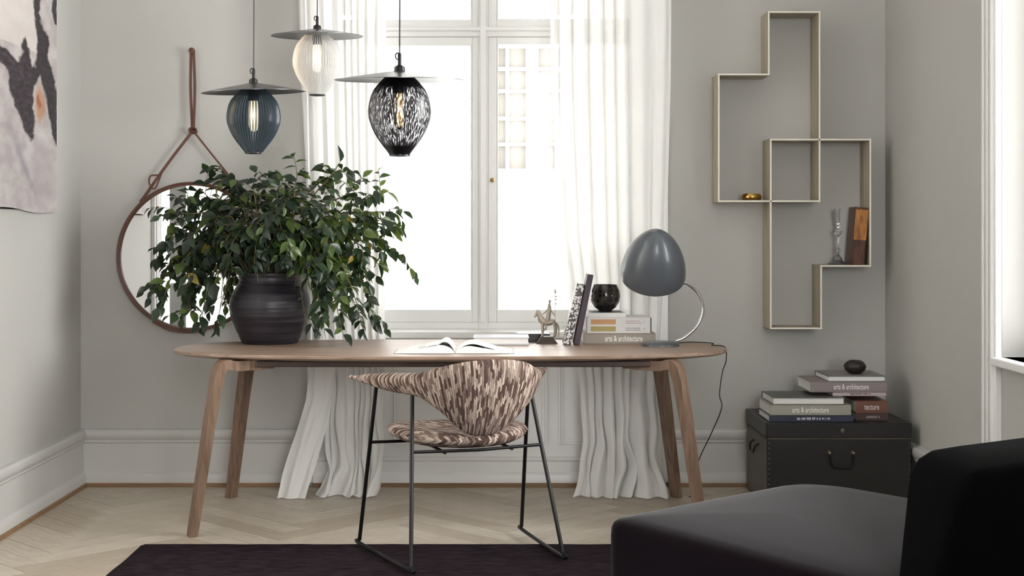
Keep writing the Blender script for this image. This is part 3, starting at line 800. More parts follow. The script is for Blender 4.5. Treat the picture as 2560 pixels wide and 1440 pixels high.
def pendant(label, px, D, ytop, ybot, wpx, disc_px, disc_apex, disc_rim, mat_args, ribs, tilt):
    s = D/F; zt = Z(ytop, D); hgt = (ybot-ytop)*s; rm = wpx/2*s; x = X(px, D); dr = disc_px/2*s
    root = thing('pendant_lamp', label, 'lamp', (x, D, zt-hgt))
    mat, zn = streak_glass(*mat_args)
    zn.inputs[1].default_value = -hgt; zn.inputs[2].default_value = 0
    b = MB(); n_ = 216 if ribs else 96; rs = []
    ts = [i/40 for i in range(41)]
    for t in ts:
        r = rm*interp([e[0] for e in EGG], [e[1] for e in EGG], t)
        ring = []
        for k in range(n_):
            a = 2*PI*k/n_; rr = r*(1+(.022*math.cos(54*a) if ribs else 0)); ring.append((rr*math.cos(a), rr*math.sin(a), -hgt*t))
        rs.append(ring)
    b.rings(rs, True, False)
    sh = b.build('glass_shade', mat, root, smooth=True, angle=60); sh.location = (0, 0, hgt)
    fo = MB(); r0 = rm*.31; fo.lathe([(r0*.8, -.002), (r0*1.06, -.002), (r0*1.06, .008), (r0*.8, .008), (r0*.8, -.002)], 40, (0, 0, 0), cap=False); fo.build('foot_ring', M['black_metal'], root, smooth=True)
    # disc: shallow cone of sheet metal
    rise = (disc_rim-disc_apex)*s; zr = Z(disc_rim, D)-(zt-hgt)
    Mt = Matrix.Rotation(math.radians(tilt[0]), 4, 'X') @ Matrix.Rotation(math.radians(tilt[1]), 4, 'Y')
    d = MB()
    prof = [(dr, 0), (dr*.72, rise*.33), (dr*.45, rise*.60), (dr*.2, rise*.86), (.012, rise)]
    d.lathe(prof+[(.012, rise-.0025), (dr*.2, rise*.86-.0025), (dr*.45, rise*.60-.0025), (dr*.72, rise*.33-.0025), (dr, -.0015), (dr, 0)], 72, (0, 0, zr), Mt, cap=False)
    d.build('disc', M['disc'], root, smooth=True, angle=50)
    c = MB(); zc = zr+rise; c.lathe([(.004, zc+.055), (.006, zc+.05), (.006, zc+.018), (.016, zc+.012), (.018, zc-.004), (.018, zc-.03), (.022, zc-.045), (.022, zc-.07), (.0, zc-.07)], 20); c.build('cap', M['black_metal'], root, smooth=True)
    lp = MB(); lp.tube([(.007*math.cos(a/12*2*PI)-.006, 0, zc+.045+.010*math.sin(a/12*2*PI)) for a in range(13)], .0022, 6); lp.build('hook', M['black_metal'], root, smooth=True)
    # tubular bulb
    zb = hgt*.86; bl = MB(); br = .0165
    bl.lathe([(0, zb), (br, zb-.012), (br*1.15, zb-.04), (br*1.15, zb-.105), (br*.85, zb-.125), (0, zb-.132)], 20)
    bo = bl.build('bulb', M['bulb_glow'] if ribs else M['bulb_glass'], root, smooth=True)
    fi = MB()
    for k in range(4):
        a = k*PI/2+.4; fi.tube([(.006*math.cos(a), .006*math.sin(a), zb-.02), (.008*math.cos(a), .008*math.sin(a), zb-.118)], .0012, 5)
    fi.build('filament', M['filament'], bo)
    sk = MB(); sk.lathe([(0, zb+.03), (.014, zb+.03), (.016, zb-.008), (0, zb-.008)], 16); sk.build('socket', M['black_metal'], root, smooth=True)
    topz = ZC-(zt-hgt); cb = MB(); cb.tube(catmull([(0, 0, zc+.05), (.0012, 0, zc+.4), (-.002, 0, zc+.8), (0, 0, topz-.02)], 8), .0026, 6); cb.build('cord', M['black_wire'], root, smooth=True)
    cp = MB(); cp.lathe([(0, topz-.03), (.03, topz-.028), (.05, topz-.008), (.05, topz), (0, topz)], 30); cp.build('ceiling_rose', M['black_metal'], root, smooth=True)
    l = bpy.data.lights.new('bulb_light', 'POINT'); l.energy = .15; l.color = (1, .75, .48); l.shadow_soft_size = .02
    lo = bpy.data.objects.new('bulb_light', l); C.objects.link(lo); lo.parent = root; lo.location = (0, -.03, zb-.07)
pendant('blue-grey ribbed glass pendant lamp under a metal disc, leftmost of the three', 634, 5.34, 221, 383, 132, 258, 207, 230, ('smoked_blue_ribbed_glass', hexc(46, 56, 64), (.56, .63, .67, 1), 'ribs'), True, (2.6, -1.7))
pendant('clear ribbed glass pendant lamp under a thin metal disc, highest of the three', 793, 6.05, 84, 238, 121, 229, 72, 90, ('clear_ribbed_glass', hexc(205, 204, 202), (.95, .95, .95, 1), 'ribs'), True, (2.6, 0))
pendant('black glass pendant lamp with clear flecks under a wide metal disc', 999, 4.31, 190, 389, 158, 325, 177, 200, ('black_flecked_glass', hexc(16, 15, 17), (.93, .92, .95, 1), 'flecks'), False, (3.6, 0))

# ------------------------------------------------------------------ desk lamp
Dl = 6.06; s = Dl/F
lb = Vector((X(1651, Dl), Dl, TZ))
dl = thing('desk_lamp', 'slate grey desk lamp with egg-shaped shade and curved chrome neck on the table', 'lamp', tuple(lb))
b = MB(); br = .082
b.lathe([(0, 0), (br, 0), (br, .004), (br*.97, .012), (br*.85, .018), (br*.3, .022), (0, .022)], 48); b.build('base', M['lamp_grey'], dl, smooth=True, angle=50)
lp_ = lambda px, py, dy=0: Vector((X(px, Dl)-lb.x, dy, Z(py, Dl)-TZ))
neck = catmull([lp_(1690, 852), lp_(1712, 843), lp_(1742, 815), lp_(1757, 780), lp_(1752, 745), lp_(1735, 722), lp_(1712, 706, -.01), lp_(1698, 700, -.02)], 10)
b = MB(); b.tube(neck, .0070, 10)
b.build('neck', M['chrome'], dl, smooth=True)
b = MB()
for i in range(4, len(neck)-4, 2):
    p, q = neck[i], neck[i]+(neck[i+1]-neck[i-1])*.12; b.tube([p, q], .0082, 8)
b.build('neck_ridges', M['chrome'], dl, smooth=True, kind='stuff')
b = MB(); b.ball(lp_(1708, 706, -.01), .011, .011, .011, 14, 8); b.build('joint', M['chrome'], dl, smooth=True)
Rs = 81*s; Hs = 141*s
Mt = Matrix.Rotation(math.radians(38), 4, 'X')
prof = [(Rs-.003, .0), (Rs, .001)]
for i in range(1, 33):
    t = (i/32)**.8 if i < 32 else 1
    prof.append((max(.0005, Rs*max(0, 1-t**1.75)**.60*(1+.03*math.sin(PI*t))), Hs*t))
inner = [(max(.0004, r-.003), max(0, z-.003)) for r, z in prof[1:]][::-1]
b = MB(); b.lathe(prof+inner, 72, lp_(1632, 689), Mt, cap=False); b.build('shade', M['lamp_grey'], dl, smooth=True, angle=50)
b = MB(); b.ball(lp_(1632, 665, .01), .03, .03, .034, 16, 10); b.build('bulb', M['white_label'], dl, smooth=True)
b = MB(); b.tube(catmull([(.06, .05, .006), lp_(1740, 0, .17)*Vector((1, 0, 0)).x if False else (lp_(1735, 852, .14).x, .16, .004), (lp_(1790, 0).x, .10, .004), (1.158+TX-lb.x-.03, .0, .004), (1.180+TX-lb.x, -.02, -.004), (1.186+TX-lb.x, -.02, -.06),
    (lp_(1804, 930).x, -.02, lp_(0, 930).z), (lp_(1797, 985).x, -.02, lp_(0, 985).z), (lp_(1804, 1020).x, 0, lp_(0, 1020).z), (lp_(1788, 1090).x, .1, lp_(0, 1090).z), (lp_(1766, 1180).x, .25, lp_(0, 1180).z), (lp_(1755, 0).x, .34, .004-TZ), (lp_(1640, 0).x, .40, .004-TZ)], 8), .0024, 6)
b.build('cord', M['black_wire'], dl, smooth=True)

# ------------------------------------------------------------------ books
def text_mesh(txt, size, mat, parent, loc, rot=(PI/2, 0, 0), name='lettering', sx_=1.0, thick=.00025):
    cu = bpy.data.curves.new('t', 'FONT'); cu.body = txt; cu.size = size; cu.align_x = 'CENTER'; cu.align_y = 'CENTER'; cu.extrude = thick; cu.resolution_u = 2; cu.offset = size*.014
    to = bpy.data.objects.new('t', cu); C.objects.link(to); bpy.context.view_layer.update()
    me = bpy.data.meshes.new_from_object(to.evaluated_get(bpy.context.evaluated_depsgraph_get())); me.name = name
    bpy.data.objects.remove(to); bpy.data.curves.remove(cu)
    me.materials.clear(); me.materials.append(mat)
    o = bpy.data.objects.new(name, me); C.objects.link(o); o.parent = parent; o.location = loc; o.rotation_euler = rot; o.scale = (sx_, 1, 1)
    return o
cmat = {}
def cmt(c, rough=.45):
    k = (c, rough)
    if k not in cmat: cmat[k] = plain('book_cloth_%02x%02x%02x' % c, hexc(*c), rough, noise_s=40, var=.06)
    return cmat[k]
def marks(parent, x0, x1, y, z, h, mat, seed=1):
    b_ = MB(); rm_ = random.Random(seed); xx = x0
    while xx < x1:
        l_ = rm_.uniform(.0025, .006)
        b_.box(xx, xx+l_, y-.0006, y+.0002, z-h/2*rm_.uniform(.6, 1), z+h/2*rm_.uniform(.6, 1)); xx += l_+(.0015 if rm_.random() < .8 else .006)
    return b_.build('lettering', mat, parent)
def book(label, loc, rz, w_, d_, h_, cover, text=None, tcol=(238, 236, 232), group=None, tsize=None, spine_front=True, ct=.003, tx=0, tsx=.62, top=None):
    """lying book: spine towards -y when spine_front, else page edges"""
    r = thing('book', label, 'book', loc, rz, group)
    b = MB(); b.box(-w_/2, w_/2, -d_/2, d_/2, 0, ct); b.box(-w_/2, w_/2, -d_/2, d_/2, h_-ct, h_)
    if spine_front: b.box(-w_/2, w_/2, -d_/2, -d_/2+ct, ct, h_-ct)
    else: b.box(-w_/2, w_/2, d_/2-ct, d_/2, ct, h_-ct)
    b.build('cover', cmt(cover), r, bevel=.0012)
    p = MB()
    if spine_front: p.box(-w_/2+.004, w_/2-.004, -d_/2+ct, d_/2-.005, ct, h_-ct)
    else: p.box(-w_/2+.004, w_/2-.004, -d_/2+.005, d_/2-ct, ct, h_-ct)
    p.build('pages', M['paper'], r)
    if top:
        t_ = MB(); t_.box(-w_/2+.012, w_/2-.012, -d_/2+.012, d_/2-.012, h_, h_+.0006); t_.build('cover_print', cmt(top), r)
    if text == '~': marks(r, -w_*.17, w_*.22, -d_/2-.0002, h_*.5, tsize, cmt(tcol), int(w_*1000))
    elif text:
        text_mesh(text, tsize or h_*.62, cmt(tcol), r, (tx, -d_/2-.0004, h_*.5), sx_=tsx)
    return r

# stack under the lamp on the table
Db = 6.15; s = Db/F
def bx_(pa, pb): return (X(pa, Db)+X(pb, Db))/2, (pb-pa)*s
g1 = 'books stacked on the table beside the lamp'
x_, w_ = bx_(1459, 1640); h1 = .047
book('grey-brown book with white lettering at the bottom of the stack beside the desk lamp', (x_, Db+.135, TZ), 0, w_, .25, h1, (150, 139, 128), 'arts & architecture', group=g1, tsize=.036, tx=.018, tsx=.60)
x_, w_ = bx_(1468, 1630); h2 = .070
bw = thing('book', 'thick off-white book with ochre and olive spine labels beside the desk lamp', 'book', (x_, Db+.125, TZ+h1), 0, g1)
b = MB(); b.box(-w_/2, w_/2, -.11, .11, 0, h2); b.build('cover', cmt((214, 210, 208)), bw, bevel=.0015)
b = MB(); b.box(w_/2-.006, w_/2-.001, -.1108, -.1098, .002, h2-.002); b.build('spine_edge', cmt((52, 48, 50)), bw)
for z0, col, txt in ((h2*.56, (190, 142, 92), 'red'), (h2*.12, (164, 146, 82), 'dark')):
    b = MB(); b.box(-w_/2+.017, -w_/2+.127, -.1106, -.1098, z0, z0+.022); b.build('spine_label', cmt(col), bw)
    for q in range(2):
        tm = text_mesh('mmmmmmm mmm', .0078, cmt((170, 90, 84) if txt == 'red' else (60, 54, 66)), bw, (w_*.22, -.1104, z0+.015-q*.010), sx_=.95) if False else None
    b = MB()
    rr_ = random.Random(len(txt))
    for q in range(2):
        xx = w_*.10
        while xx < w_*.32:
            l_ = rr_.uniform(.003, .008); b.box(xx, xx+l_, -.1106, -.1098, z0+.013-q*.009, z0+.0155-q*.009); xx += l_+.002
    b.box(w_*.38, w_*.38+.003, -.1106, -.1098, z0+.010, z0+.014)
    b.build('small_print', cmt((150, 92, 88) if txt == 'red' else (70, 64, 74)), bw)
x_, w_ = bx_(1472, 1566); h3 = .020
book('thin white book directly under the black glass bowl beside the desk lamp', (x_, Db+.12, TZ+h1+h2), 0, w_, .2, h3, (225, 225, 222), group=g1, top=(70, 72, 72))
# faceted black glass bowl
m, nt, pb = new_mat('black_bubbled_glass'); v = coords(nt, (1, 1, 1)); vo = node(nt, 'ShaderNodeTexVoronoi'); vo.inputs['Scale'].default_value = 55
nt.links.new(v, vo.inputs['Vector']); rp = node(nt, 'ShaderNodeValToRGB'); rp.color_ramp.elements[0].color = hexc(22, 20, 20); rp.color_ramp.elements[1].color = hexc(64, 60, 56)
nt.links.new(vo.outputs['Distance'], rp.inputs[0]); nt.links.new(rp.outputs[0], pb.inputs['Base Color']); pb.inputs['Roughness'].default_value = .1; pb.inputs['Coat Weight'].default_value = .5
bp = node(nt, 'ShaderNodeBump'); bp.inputs['Strength'].default_value = .5; bp.inputs['Distance'].default_value = .003; nt.links.new(vo.outputs['Distance'], bp.inputs['Height']); nt.links.new(bp.outputs[0], pb.inputs['Normal'])
M['blackglass'] = m
bz = TZ+h1+h2+h3+.0008
bwl = thing('glass_bowl', 'round black textured glass bowl on top of the book stack beside the desk lamp', 'bowl', (X(1513, 6.28), 6.28, bz))
r_ = 39*s*1.0; hh = 68*s
prof = [(.3, 0), (.42, 0), (.44, .04), (.72, .16), (.93, .36), (1.0, .56), (.95, .78), (.82, .94), (.78, 1.0), (.74, 1.0), (.78, .93), (.90, .76), (.94, .56), (.86, .36), (.6, .17), (.01, .10)]
b = MB(); b.lathe([(a*r_, c*hh) for a, c in prof], 40, cap=True); b.build('bowl', M['blackglass'], bwl, smooth=True, angle=60)
# leaning books
def leaning(label, xb, xt, yt, th, mat, D, depth, parts_col):
    p0 = Vector((X(xb, D), D, TZ)); p1 = Vector((X(xt, D), D, Z(yt, D)))
    ln = (p1-p0).length; ang = math.atan2(p1.x-p0.x, p1.z-p0.z)
    r = thing('book', label, 'book', (p0.x, D, TZ), 0, 'books leaning against the stack on the table'); r.rotation_euler = (0, ang, 0)
    z_off = 0
    b = MB(); t3 = .003
    b.box(-th, 0, 0, t3, z_off, ln); b.box(-th, -th+t3, t3, depth, z_off, ln); b.box(-t3, 0, t3, depth, z_off, ln); b.build('cover', mat, r, bevel=.0015)
    p = MB(); p.box(-th+t3, -t3, t3, depth-.005, z_off+.004, ln-.004); p.build('pages', M['paper'] if parts_col is None else cmt(parts_col), r)
    return r
m, nt, pb = new_mat('silver_patterned_cloth'); v = coords(nt, (1, 1, 1)); vo = node(nt, 'ShaderNodeTexVoronoi'); vo.inputs['Scale'].default_value = 115
nt.links.new(v, vo.inputs['Vector']); rp = node(nt, 'ShaderNodeValToRGB'); rp.color_ramp.interpolation = 'LINEAR'; rp.color_ramp.elements[0].position = .42; rp.color_ramp.elements[1].position = .58
rp.color_ramp.elements[0].color = hexc(205, 200, 198); rp.color_ramp.elements[1].color = hexc(58, 50, 50); nt.links.new(vo.outputs['Distance'], rp.inputs[0]); nt.links.new(rp.outputs[0], pb.inputs['Base Color']); pb.inputs['Roughness'].default_value = .4
M['silverbook'] = m
M['plumbook'] = plain('dark_plum_cloth', hexc(52, 38, 50), .5, noise_s=30, var=.3)
leaning('tall dark plum book leaning right against the stack, next to the glass bowl', 1449, 1484, 688, .026, M['plumbook'], 6.10, .115, (60, 48, 56))
leaning('silver and black patterned book leaning on the plum book', 1427, 1462, 712, .034, M['silverbook'], 6.10, .115, None)
b = MB()
# flat items in the middle
book('pale silver-edged book lying closed right of the open book', (X(1253, 6.10), 6.10+.10, TZ), 0, 142*6.0/F, .17, .034, (205, 206, 214), spine_front=False, group=None, ct=.006)
book('dark cloth book lying flat behind the bronze rider', (X(1332, 6.28), 6.355, TZ), 0, .155, .15, .036, (54, 54, 58), spine_front=True, top=(226, 226, 226))
# open book
ob = thing('open_book', 'open picture book with curling white pages at the front of the table', 'book', (X(1139, 5.74), 5.79, TZ))
def page_half(sgn, wd, hgt, seed):
    rs = []; n_ = 26
    top_ = []; 
    for i in range(n_+1):
        t = i/n_; x = sgn*wd*t
        z = hgt*(math.sin(min(1, t*3.2)*PI/2)**.8)*(1-t)**1.1*1.35+.002
        top_.append((x, z))
    d0, d1 = -.12, .12
    sec = lambda y: [(x, y, .0015) for x, z in top_][::-1] and ([(x, y+.02*sgn*abs(x)*0, z) for x, z in top_]+[(x, y, .0012) for x, z in top_[::-1]])
    bb_ = MB(); bb_.rings([sec(d0), sec(d1)]); return bb_
page_half(-1, .245, .034, 1).build('left_pages', M['paper'], ob, smooth=True, angle=40)
page_half(1, .235, .030, 2).build('right_pages', M['paper'], ob, smooth=True, angle=40)
for sgn, wd, hg, (ta, tb_), colr in ((-1, .245, .034, (.10, .62), (96, 94, 106)), (1, .235, .030, (.12, .5), (70, 62, 66))):
    bb_ = MB(); rs = []
    for i in range(13):
        t = ta+(tb_-ta)*i/12; x = sgn*wd*t; z = hg*(math.sin(min(1, t*3.2)*PI/2)**.8)*(1-t)**1.1*1.35+.0026
        rs.append([(x, -.105, z), (x, .03, z)])
    bb_.rings(rs, closed=False); bb_.build('printed_picture', cmt(colr), ob)
b = MB(); b.box(-.25, .24, -.125, .125, 0, .0012); b.build('cover', cmt((60, 56, 60)), ob)
# curling loose page
for sgn, k in ((-1, 1.35), (1, 1.5), (-1, 1.9)):
    bb_ = MB(); rs = []
    for i in range(20):
        t = i/19; x = sgn*.19*t*(1 if k < 1.8 else .6); z = .004+.034*k*math.sin(min(1, t*2)*PI/2)*(1-t)**.9*1.1; rs.append([(x, -.115+.02*t, z), (x, .115, z*1.05)])
    bb_.rings(rs, closed=False); bb_.build('loose_page', M['paper'], ob, smooth=True, angle=180)

# bronze rider
D = 6.16; s = D/F; hx0 = X(1369, D)
ho = thing('rider_statuette', 'small bronze statuette of a horse and rider with a lance, on the table', 'statuette', (hx0, D+.03, TZ))
q = lambda px, py, y=0: Vector((X(px, D)-hx0, y, Z(py, D)-TZ))
b = MB(); b.rings([[(-.05, -.03, 0), (.046, -.03, 0), (.046, .03, 0), (-.05, .03, 0)], [(-.046, -.027, .005), (.042, -.027, .005), (.042, .027, .005), (-.046, .027, .005)], [(-.030, -.018, .026), (.026, -.018, .026), (.026, .018, .026), (-.030, .018, .026)], [(-.030, -.018, .032), (.026, -.018, .032), (.026, .018, .032), (-.030, .018, .032)]])
b.build('plinth', M['bronze_base'], ho, bevel=.001)
b = MB()
b.tube(catmull([q(1388, 812), q(1382, 806), q(1372, 808), q(1362, 807), q(1354, 800), q(1349, 788), q(1345, 780), q(1341, 788), q(1336, 795)], 5), lambda t: interp([0, .12, .3, .5, .62, .8, 1], [.004, .014, .013, .015, .011, .007, .003], t), 12)
b.tube([q(1345, 782, -.003), q(1343, 773, -.004)], .0015, 5)
for x0, yb_, yy in ((1357, 845, -.007), (1359, 845, .007), (1384, 845, -.007), (1388, 845, .007)):
    b.tube(catmull([q(x0 if x0 > 1370 else x0, 806, yy), q(x0+(4 if x0 > 1370 else -1), 824, yy), q(x0+(1 if x0 > 1370 else -1), 842, yy), q(x0-1, 845, yy)], 4), lambda t: .006-.0035*t, 7)
b.tube(catmull([q(1389, 808), q(1396, 815), q(1398, 832), q(1396, 845)], 4), lambda t: .004-.002*t, 6)
b.build('horse', M['bronze'], ho, smooth=True, angle=60)
b = MB()
b.tube(catmull([q(1370, 802), q(1372, 788), q(1374, 775), q(1374, 764), q(1375, 758)], 5), lambda t: interp([0, .5, .8, 1], [.011, .010, .006, .004], t), 10)
b.ball(q(1375, 754), .006, .006, .0075, 10, 7)
b.tube([q(1374, 770, -.006), q(1382, 782, -.012), q(1387, 789, -.012)], .003, 6); b.tube([q(1373, 770, .004), q(1364, 782, .010), q(1358, 786, .004)], .003, 6)
for yy in (-.013, .013): b.tube(catmull([q(1370, 802, yy*.5), q(1364, 808, yy), q(1366, 822, yy), q(1360, 826, yy)], 4), .0038, 6)
b.build('rider', M['bronze'], ho, smooth=True, angle=60)
b = MB(); b.tube([q(1388, 815, -.012), q(1388, 724, -.012)], .0012, 6); b.build('lance', M['bronze'], ho, smooth=True)
b = MB()
for py_ in (742, 749, 760): b.ball(q(1390, py_, -.012), .005, .002, .003, 8, 6)
b.rings([[q(1388, 735, -.013), q(1392, 732, -.012), q(1388, 720, -.012), q(1386, 732, -.012)], [q(1388, 735, -.011), q(1392, 732, -.011), q(1388, 720, -.0115), q(1386, 732, -.011)]])
b.build('lance_head', M['bronze'], ho)

# ------------------------------------------------------------------ wall shelves
Ds = 6.515; dp = YB-Ds; bt = .0085
sX = lambda p: X(p, Ds); sZ = lambda p: Z(p, Ds)
def shelf_frame(label, poly):
    cxs = sX(poly[0][0]); root = thing('wall_shelf', label, 'shelf', (cxs, YB, sZ(max(p[1] for p in poly))), 0, 'interlocking frame shelves on the back wall')
    zz = root.location.z; n_ = len(poly)
    for i in range(n_):
        (xa, ya), (xb_, yb_) = poly[i], poly[(i+1) % n_]
        x0, x1 = sorted((sX(xa), sX(xb_))); z0, z1 = sorted((sZ(ya), sZ(yb_)))
        b = MB(); h = bt/2
        if abs(x1-x0) < .02: b.box(x0-h-cxs, x0+h-cxs, -dp, -.001, z0+h-zz, z1-h-zz)
        else: b.box(x0-h-cxs, x1+h-cxs, -dp, -.001, z0-h-zz, z0+h-zz)
        b.mi[2] = 1; b.build('board', [M['shelf'], M['shelf_edge']], root, bevel=.0008)
shelf_frame('upper frame of the pale interlocking wall shelf, holding the brass dish', [(1922, 30), (2049, 30), (2049, 503), (1797, 503), (1797, 186), (1922, 186)])
shelf_frame('lower frame of the pale interlocking wall shelf, holding the glass candlestick', [(1927, 349), (2176, 349), (2176, 665), (2053, 665), (2053, 821), (1927, 821)])
# brass dish
zsh = sZ(503)+bt/2
br_ = thing('brass_dish', 'low round brass dish on the upper wall shelf frame', 'dish', (X(1879, 6.58), 6.58, zsh))
R_ = 25*6.58/F
b = MB(); b.lathe([(R_*.75, 0), (R_*.88, .002), (R_, .012), (R_*.98, .022), (R_*.84, .032), (R_*.80, .032), (R_*.9, .021), (R_*.88, .010), (.001, .006)], 40); b.build('dish', M['brass'], br_, smooth=True, angle=50)
# glass candlestick
m, nt, pb = new_mat('cut_crystal'); pb.inputs['Transmission Weight'].default_value = .9; pb.inputs['Roughness'].default_value = .05; pb.inputs['Base Color'].default_value = (.86, .88, .88, 1); pb.inputs['IOR'].default_value = 1.5
M['crystal'] = m
zs2 = sZ(665)+bt/2
cs = thing('glass_candlestick', 'tall clear crystal candlestick on the lower wall shelf frame', 'candlestick', (X(2094, 6.59), 6.59, zs2))
hc = (661-521)*6.59/F; pr = [(0, 24), (.02, 25), (.04, 20), (.07, 13), (.12, 11), (.16, 6), (.2, 4), (.25, 8), (.29, 5), (.33, 3), (.42, 3), (.5, 4), (.56, 11), (.60, 12), (.62, 5), (.66, 3), (.70, 8), (.74, 4), (.80, 6), (.9, 7), (.98, 9), (1, 9), (1, 6), (.86, 4)]
b = MB(); b.lathe([(r*6.59/F, t*hc) for t, r in pr], 10); b.build('stem', M['crystal'], cs, smooth=True, angle=25)
# leaning wood-grained panel
m = wood('tiger_wood', hexc(92, 50, 28), hexc(206, 138, 62), scale=(40, 40, 5), s=2.2, rough=.35)
wp = thing('book', 'dark brown and orange streaked book leaning inside the lower wall shelf frame', 'book', (X(2128, 6.53), 6.53, zs2)); wp.rotation_euler = (0, math.radians(4.5), 0)
wd_ = 33*6.53/F; hh_ = 146*6.53/F
b = MB(); b.box(0, .003, 0, .12, 0, hh_); b.box(wd_-.003, wd_, 0, .12, 0, hh_); b.box(.003, wd_-.003, 0, .003, 0, hh_); b.build('cover', wood('dark_brown_streaked', hexc(40, 22, 16), hexc(104, 62, 40), scale=(40, 40, 5), s=2.2, rough=.35), wp, bevel=.001)
b = MB(); b.box(.001, wd_-.001, -.0012, 0, hh_*.44, hh_*.96); b.build('orange_band', m, wp)
b = MB(); b.box(.004, wd_-.004, .003, .116, .003, hh_-.003); b.build('pages', M['paper'], wp)

# ------------------------------------------------------------------ trunk
tx0, tx1, ty0, ty1, th_ = 1.185, 1.815, 6.12, 6.62, .378
tk = thing('storage_trunk', 'low black studded trunk with a drop handle in the right corner, under the book stacks', 'trunk', ((tx0+tx1)/2, ty0, 0))
hw = (tx1-tx0)/2
b = MB(); b.box(-hw+.001, hw, .0, ty1-ty0, .0, .308); b.build('body', M['trunk'], tk, bevel=.004)
b = MB(); b.box(-hw-.004, hw+.002, -.004, ty1-ty0+.004, .312, th_); b.build('lid', M['trunk'], tk, bevel=.004)
b = MB(); b.box(-hw-.001, -hw+.001, .012, ty1-ty0-.012, .008, .300); b.build('side_panel', M['trunk_lit_side'], tk)
b = MB(); b.box(-hw+.002, hw-.002, -.0012, .002, .308, .312); b.build('seam', M['stud'], tk)
b = MB()
for k in range(13): b.ball((-hw+.008, -.0015, .02+k*.0225), .003, .002, .003, 6, 4)
for k in range(13): b.ball((hw-.008, -.0015, .02+k*.0225), .003, .002, .003, 6, 4)
b.build('studs', M['stud'], tk, kind='stuff')
hxc = X(2103, ty0)-(tx0+tx1)/2; hz = Z(1132, ty0)
b = MB(); b.tube(catmull([(hxc-.052, -.010, hz), (hxc-.052, -.022, hz-.018), (hxc-.045, -.024, hz-.050), (hxc-.028, -.024, hz-.062), (hxc+.028, -.024, hz-.062), (hxc+.045, -.024, hz-.050), (hxc+.052, -.022, hz-.018), (hxc+.052, -.010, hz)], 6), .0042, 8)
hd = b.build('handle', M['black_metal'], tk, smooth=True)
for sx_ in (-.052, .052):
    b = MB(); b.lathe([(0, 0), (.013, 0), (.010, .006), (.005, .012), (.006, .018), (0, .020)], 14, (hxc+sx_, 0.001, hz), Mr); b.build('handle_rosette', M['stud'], hd, smooth=True)
b = MB(); b.lathe([(0, 0), (.010, 0), (.009, .004), (0, .005)], 12, (hxc+.005, -.003, .345), Mr); b.build('lock', M['stud'], tk, smooth=True)
b = MB(); yy = .25; b.tube(catmull([(-hw, yy-.06, .26), (-hw-.018, yy-.055, .245), (-hw-.022, yy-.03, .215), (-hw-.022, yy+.03, .215), (-hw-.018, yy+.055, .245), (-hw, yy+.06, .26)], 5), .0045, 8); b.build('side_handle', M['black_metal'], tk, smooth=True)

# books on the trunk
g2 = 'books stacked on the trunk'
Dk = 6.15; s = Dk/F
def bk_(pa, pb, z, h, depth, col, label, dy=0, **kw):
    D_ = Dk+dy; x_ = (X(pa, D_)+X(pb, D_))/2; w_ = (pb-pa)*D_/F
    return book(label, (x_, D_+depth/2, z), kw.pop('rz', 0), w_, depth, h, col, group=g2, **kw)
z0 = th_+.0
bk_(1923, 2134, z0, .030, .26, (44, 48, 70), 'navy blue book, bottom of the left stack on the trunk', text='~', tsize=.012, tcol=(200, 200, 210))
bk_(1925, 2128, z0+.030, .045, .27, (160, 156, 146), 'grey-green book with white spine lettering in the left stack on the trunk', text='arts & architecture', tsize=.034, tsx=.62)
bk_(1932, 2112, z0+.075, .032, .26, (92, 93, 88), 'book with dark grey-green cover, white pages facing out, topmost of the left trunk stack', spine_front=False, ct=.0035, dy=.005)
D2 = 6.19
bx2 = lambda pa, pb: ((X(pa, D2)+X(pb, D2))/2, (pb-pa)*D2/F)
# right stack starts right of the left stack's footprint
x_, w_ = bx2(2139, 2220)
book('dark brown book, bottom of the right stack on the trunk', (x_+.0, D2+.13, z0), 0, w_, .26, .034, (74, 56, 52), '~', (150, 138, 134), g2, tsize=.012)
book('rust brown book with white spine lettering in the right stack on the trunk', (x_, D2+.13, z0+.034), 0, w_, .26, .053, (116, 76, 60), 'tecture', (214, 204, 200), g2, tsize=.036, tsx=.62)
x_, w_ = bx2(2085, 2219)
book('thin pink and white book in the right trunk stack, under the mauve book', (x_, D2+.15, z0+.1073), 0, w_, .25, .017, (214, 198, 198), '~', (120, 80, 80), g2, tsize=.007)
x_, w_ = bx2(2028, 2219)
book('thick mauve-grey book with white spine lettering in the right stack on the trunk', (x_, D2+.15, z0+.1243), 0, w_, .27, .047, (142, 128, 128), 'arts & architecture', (232, 226, 226), g2, tsize=.034, tsx=.60, tx=.012)
x_, w_ = bx2(2072, 2216)
book('blue-grey book with white page edges lying directly under the dark stone', (x_, D2+.145, z0+.1713), 0, w_, .26, .026, (108, 112, 120), None, group=g2, spine_front=False, ct=.0035, top=(128, 120, 118))
st = thing('dark_stone', 'flattened dark stone on the topmost book in the right corner', 'stone', (X(2138, 6.30), 6.30, z0+.1713+.0266))
b = MB(); b.lathe([(.0, 0), (.022, 0), (.030, .004), (.044, .016), (.050, .032), (.047, .043), (.036, .054), (.020, .060), (0, .061)], 26)
for v_ in b.v: v_ += v_.normalized()*.004*noise.noise(v_*40) if v_.length else Vector()
b.build('stone', M['stone'], st, smooth=True, angle=60)

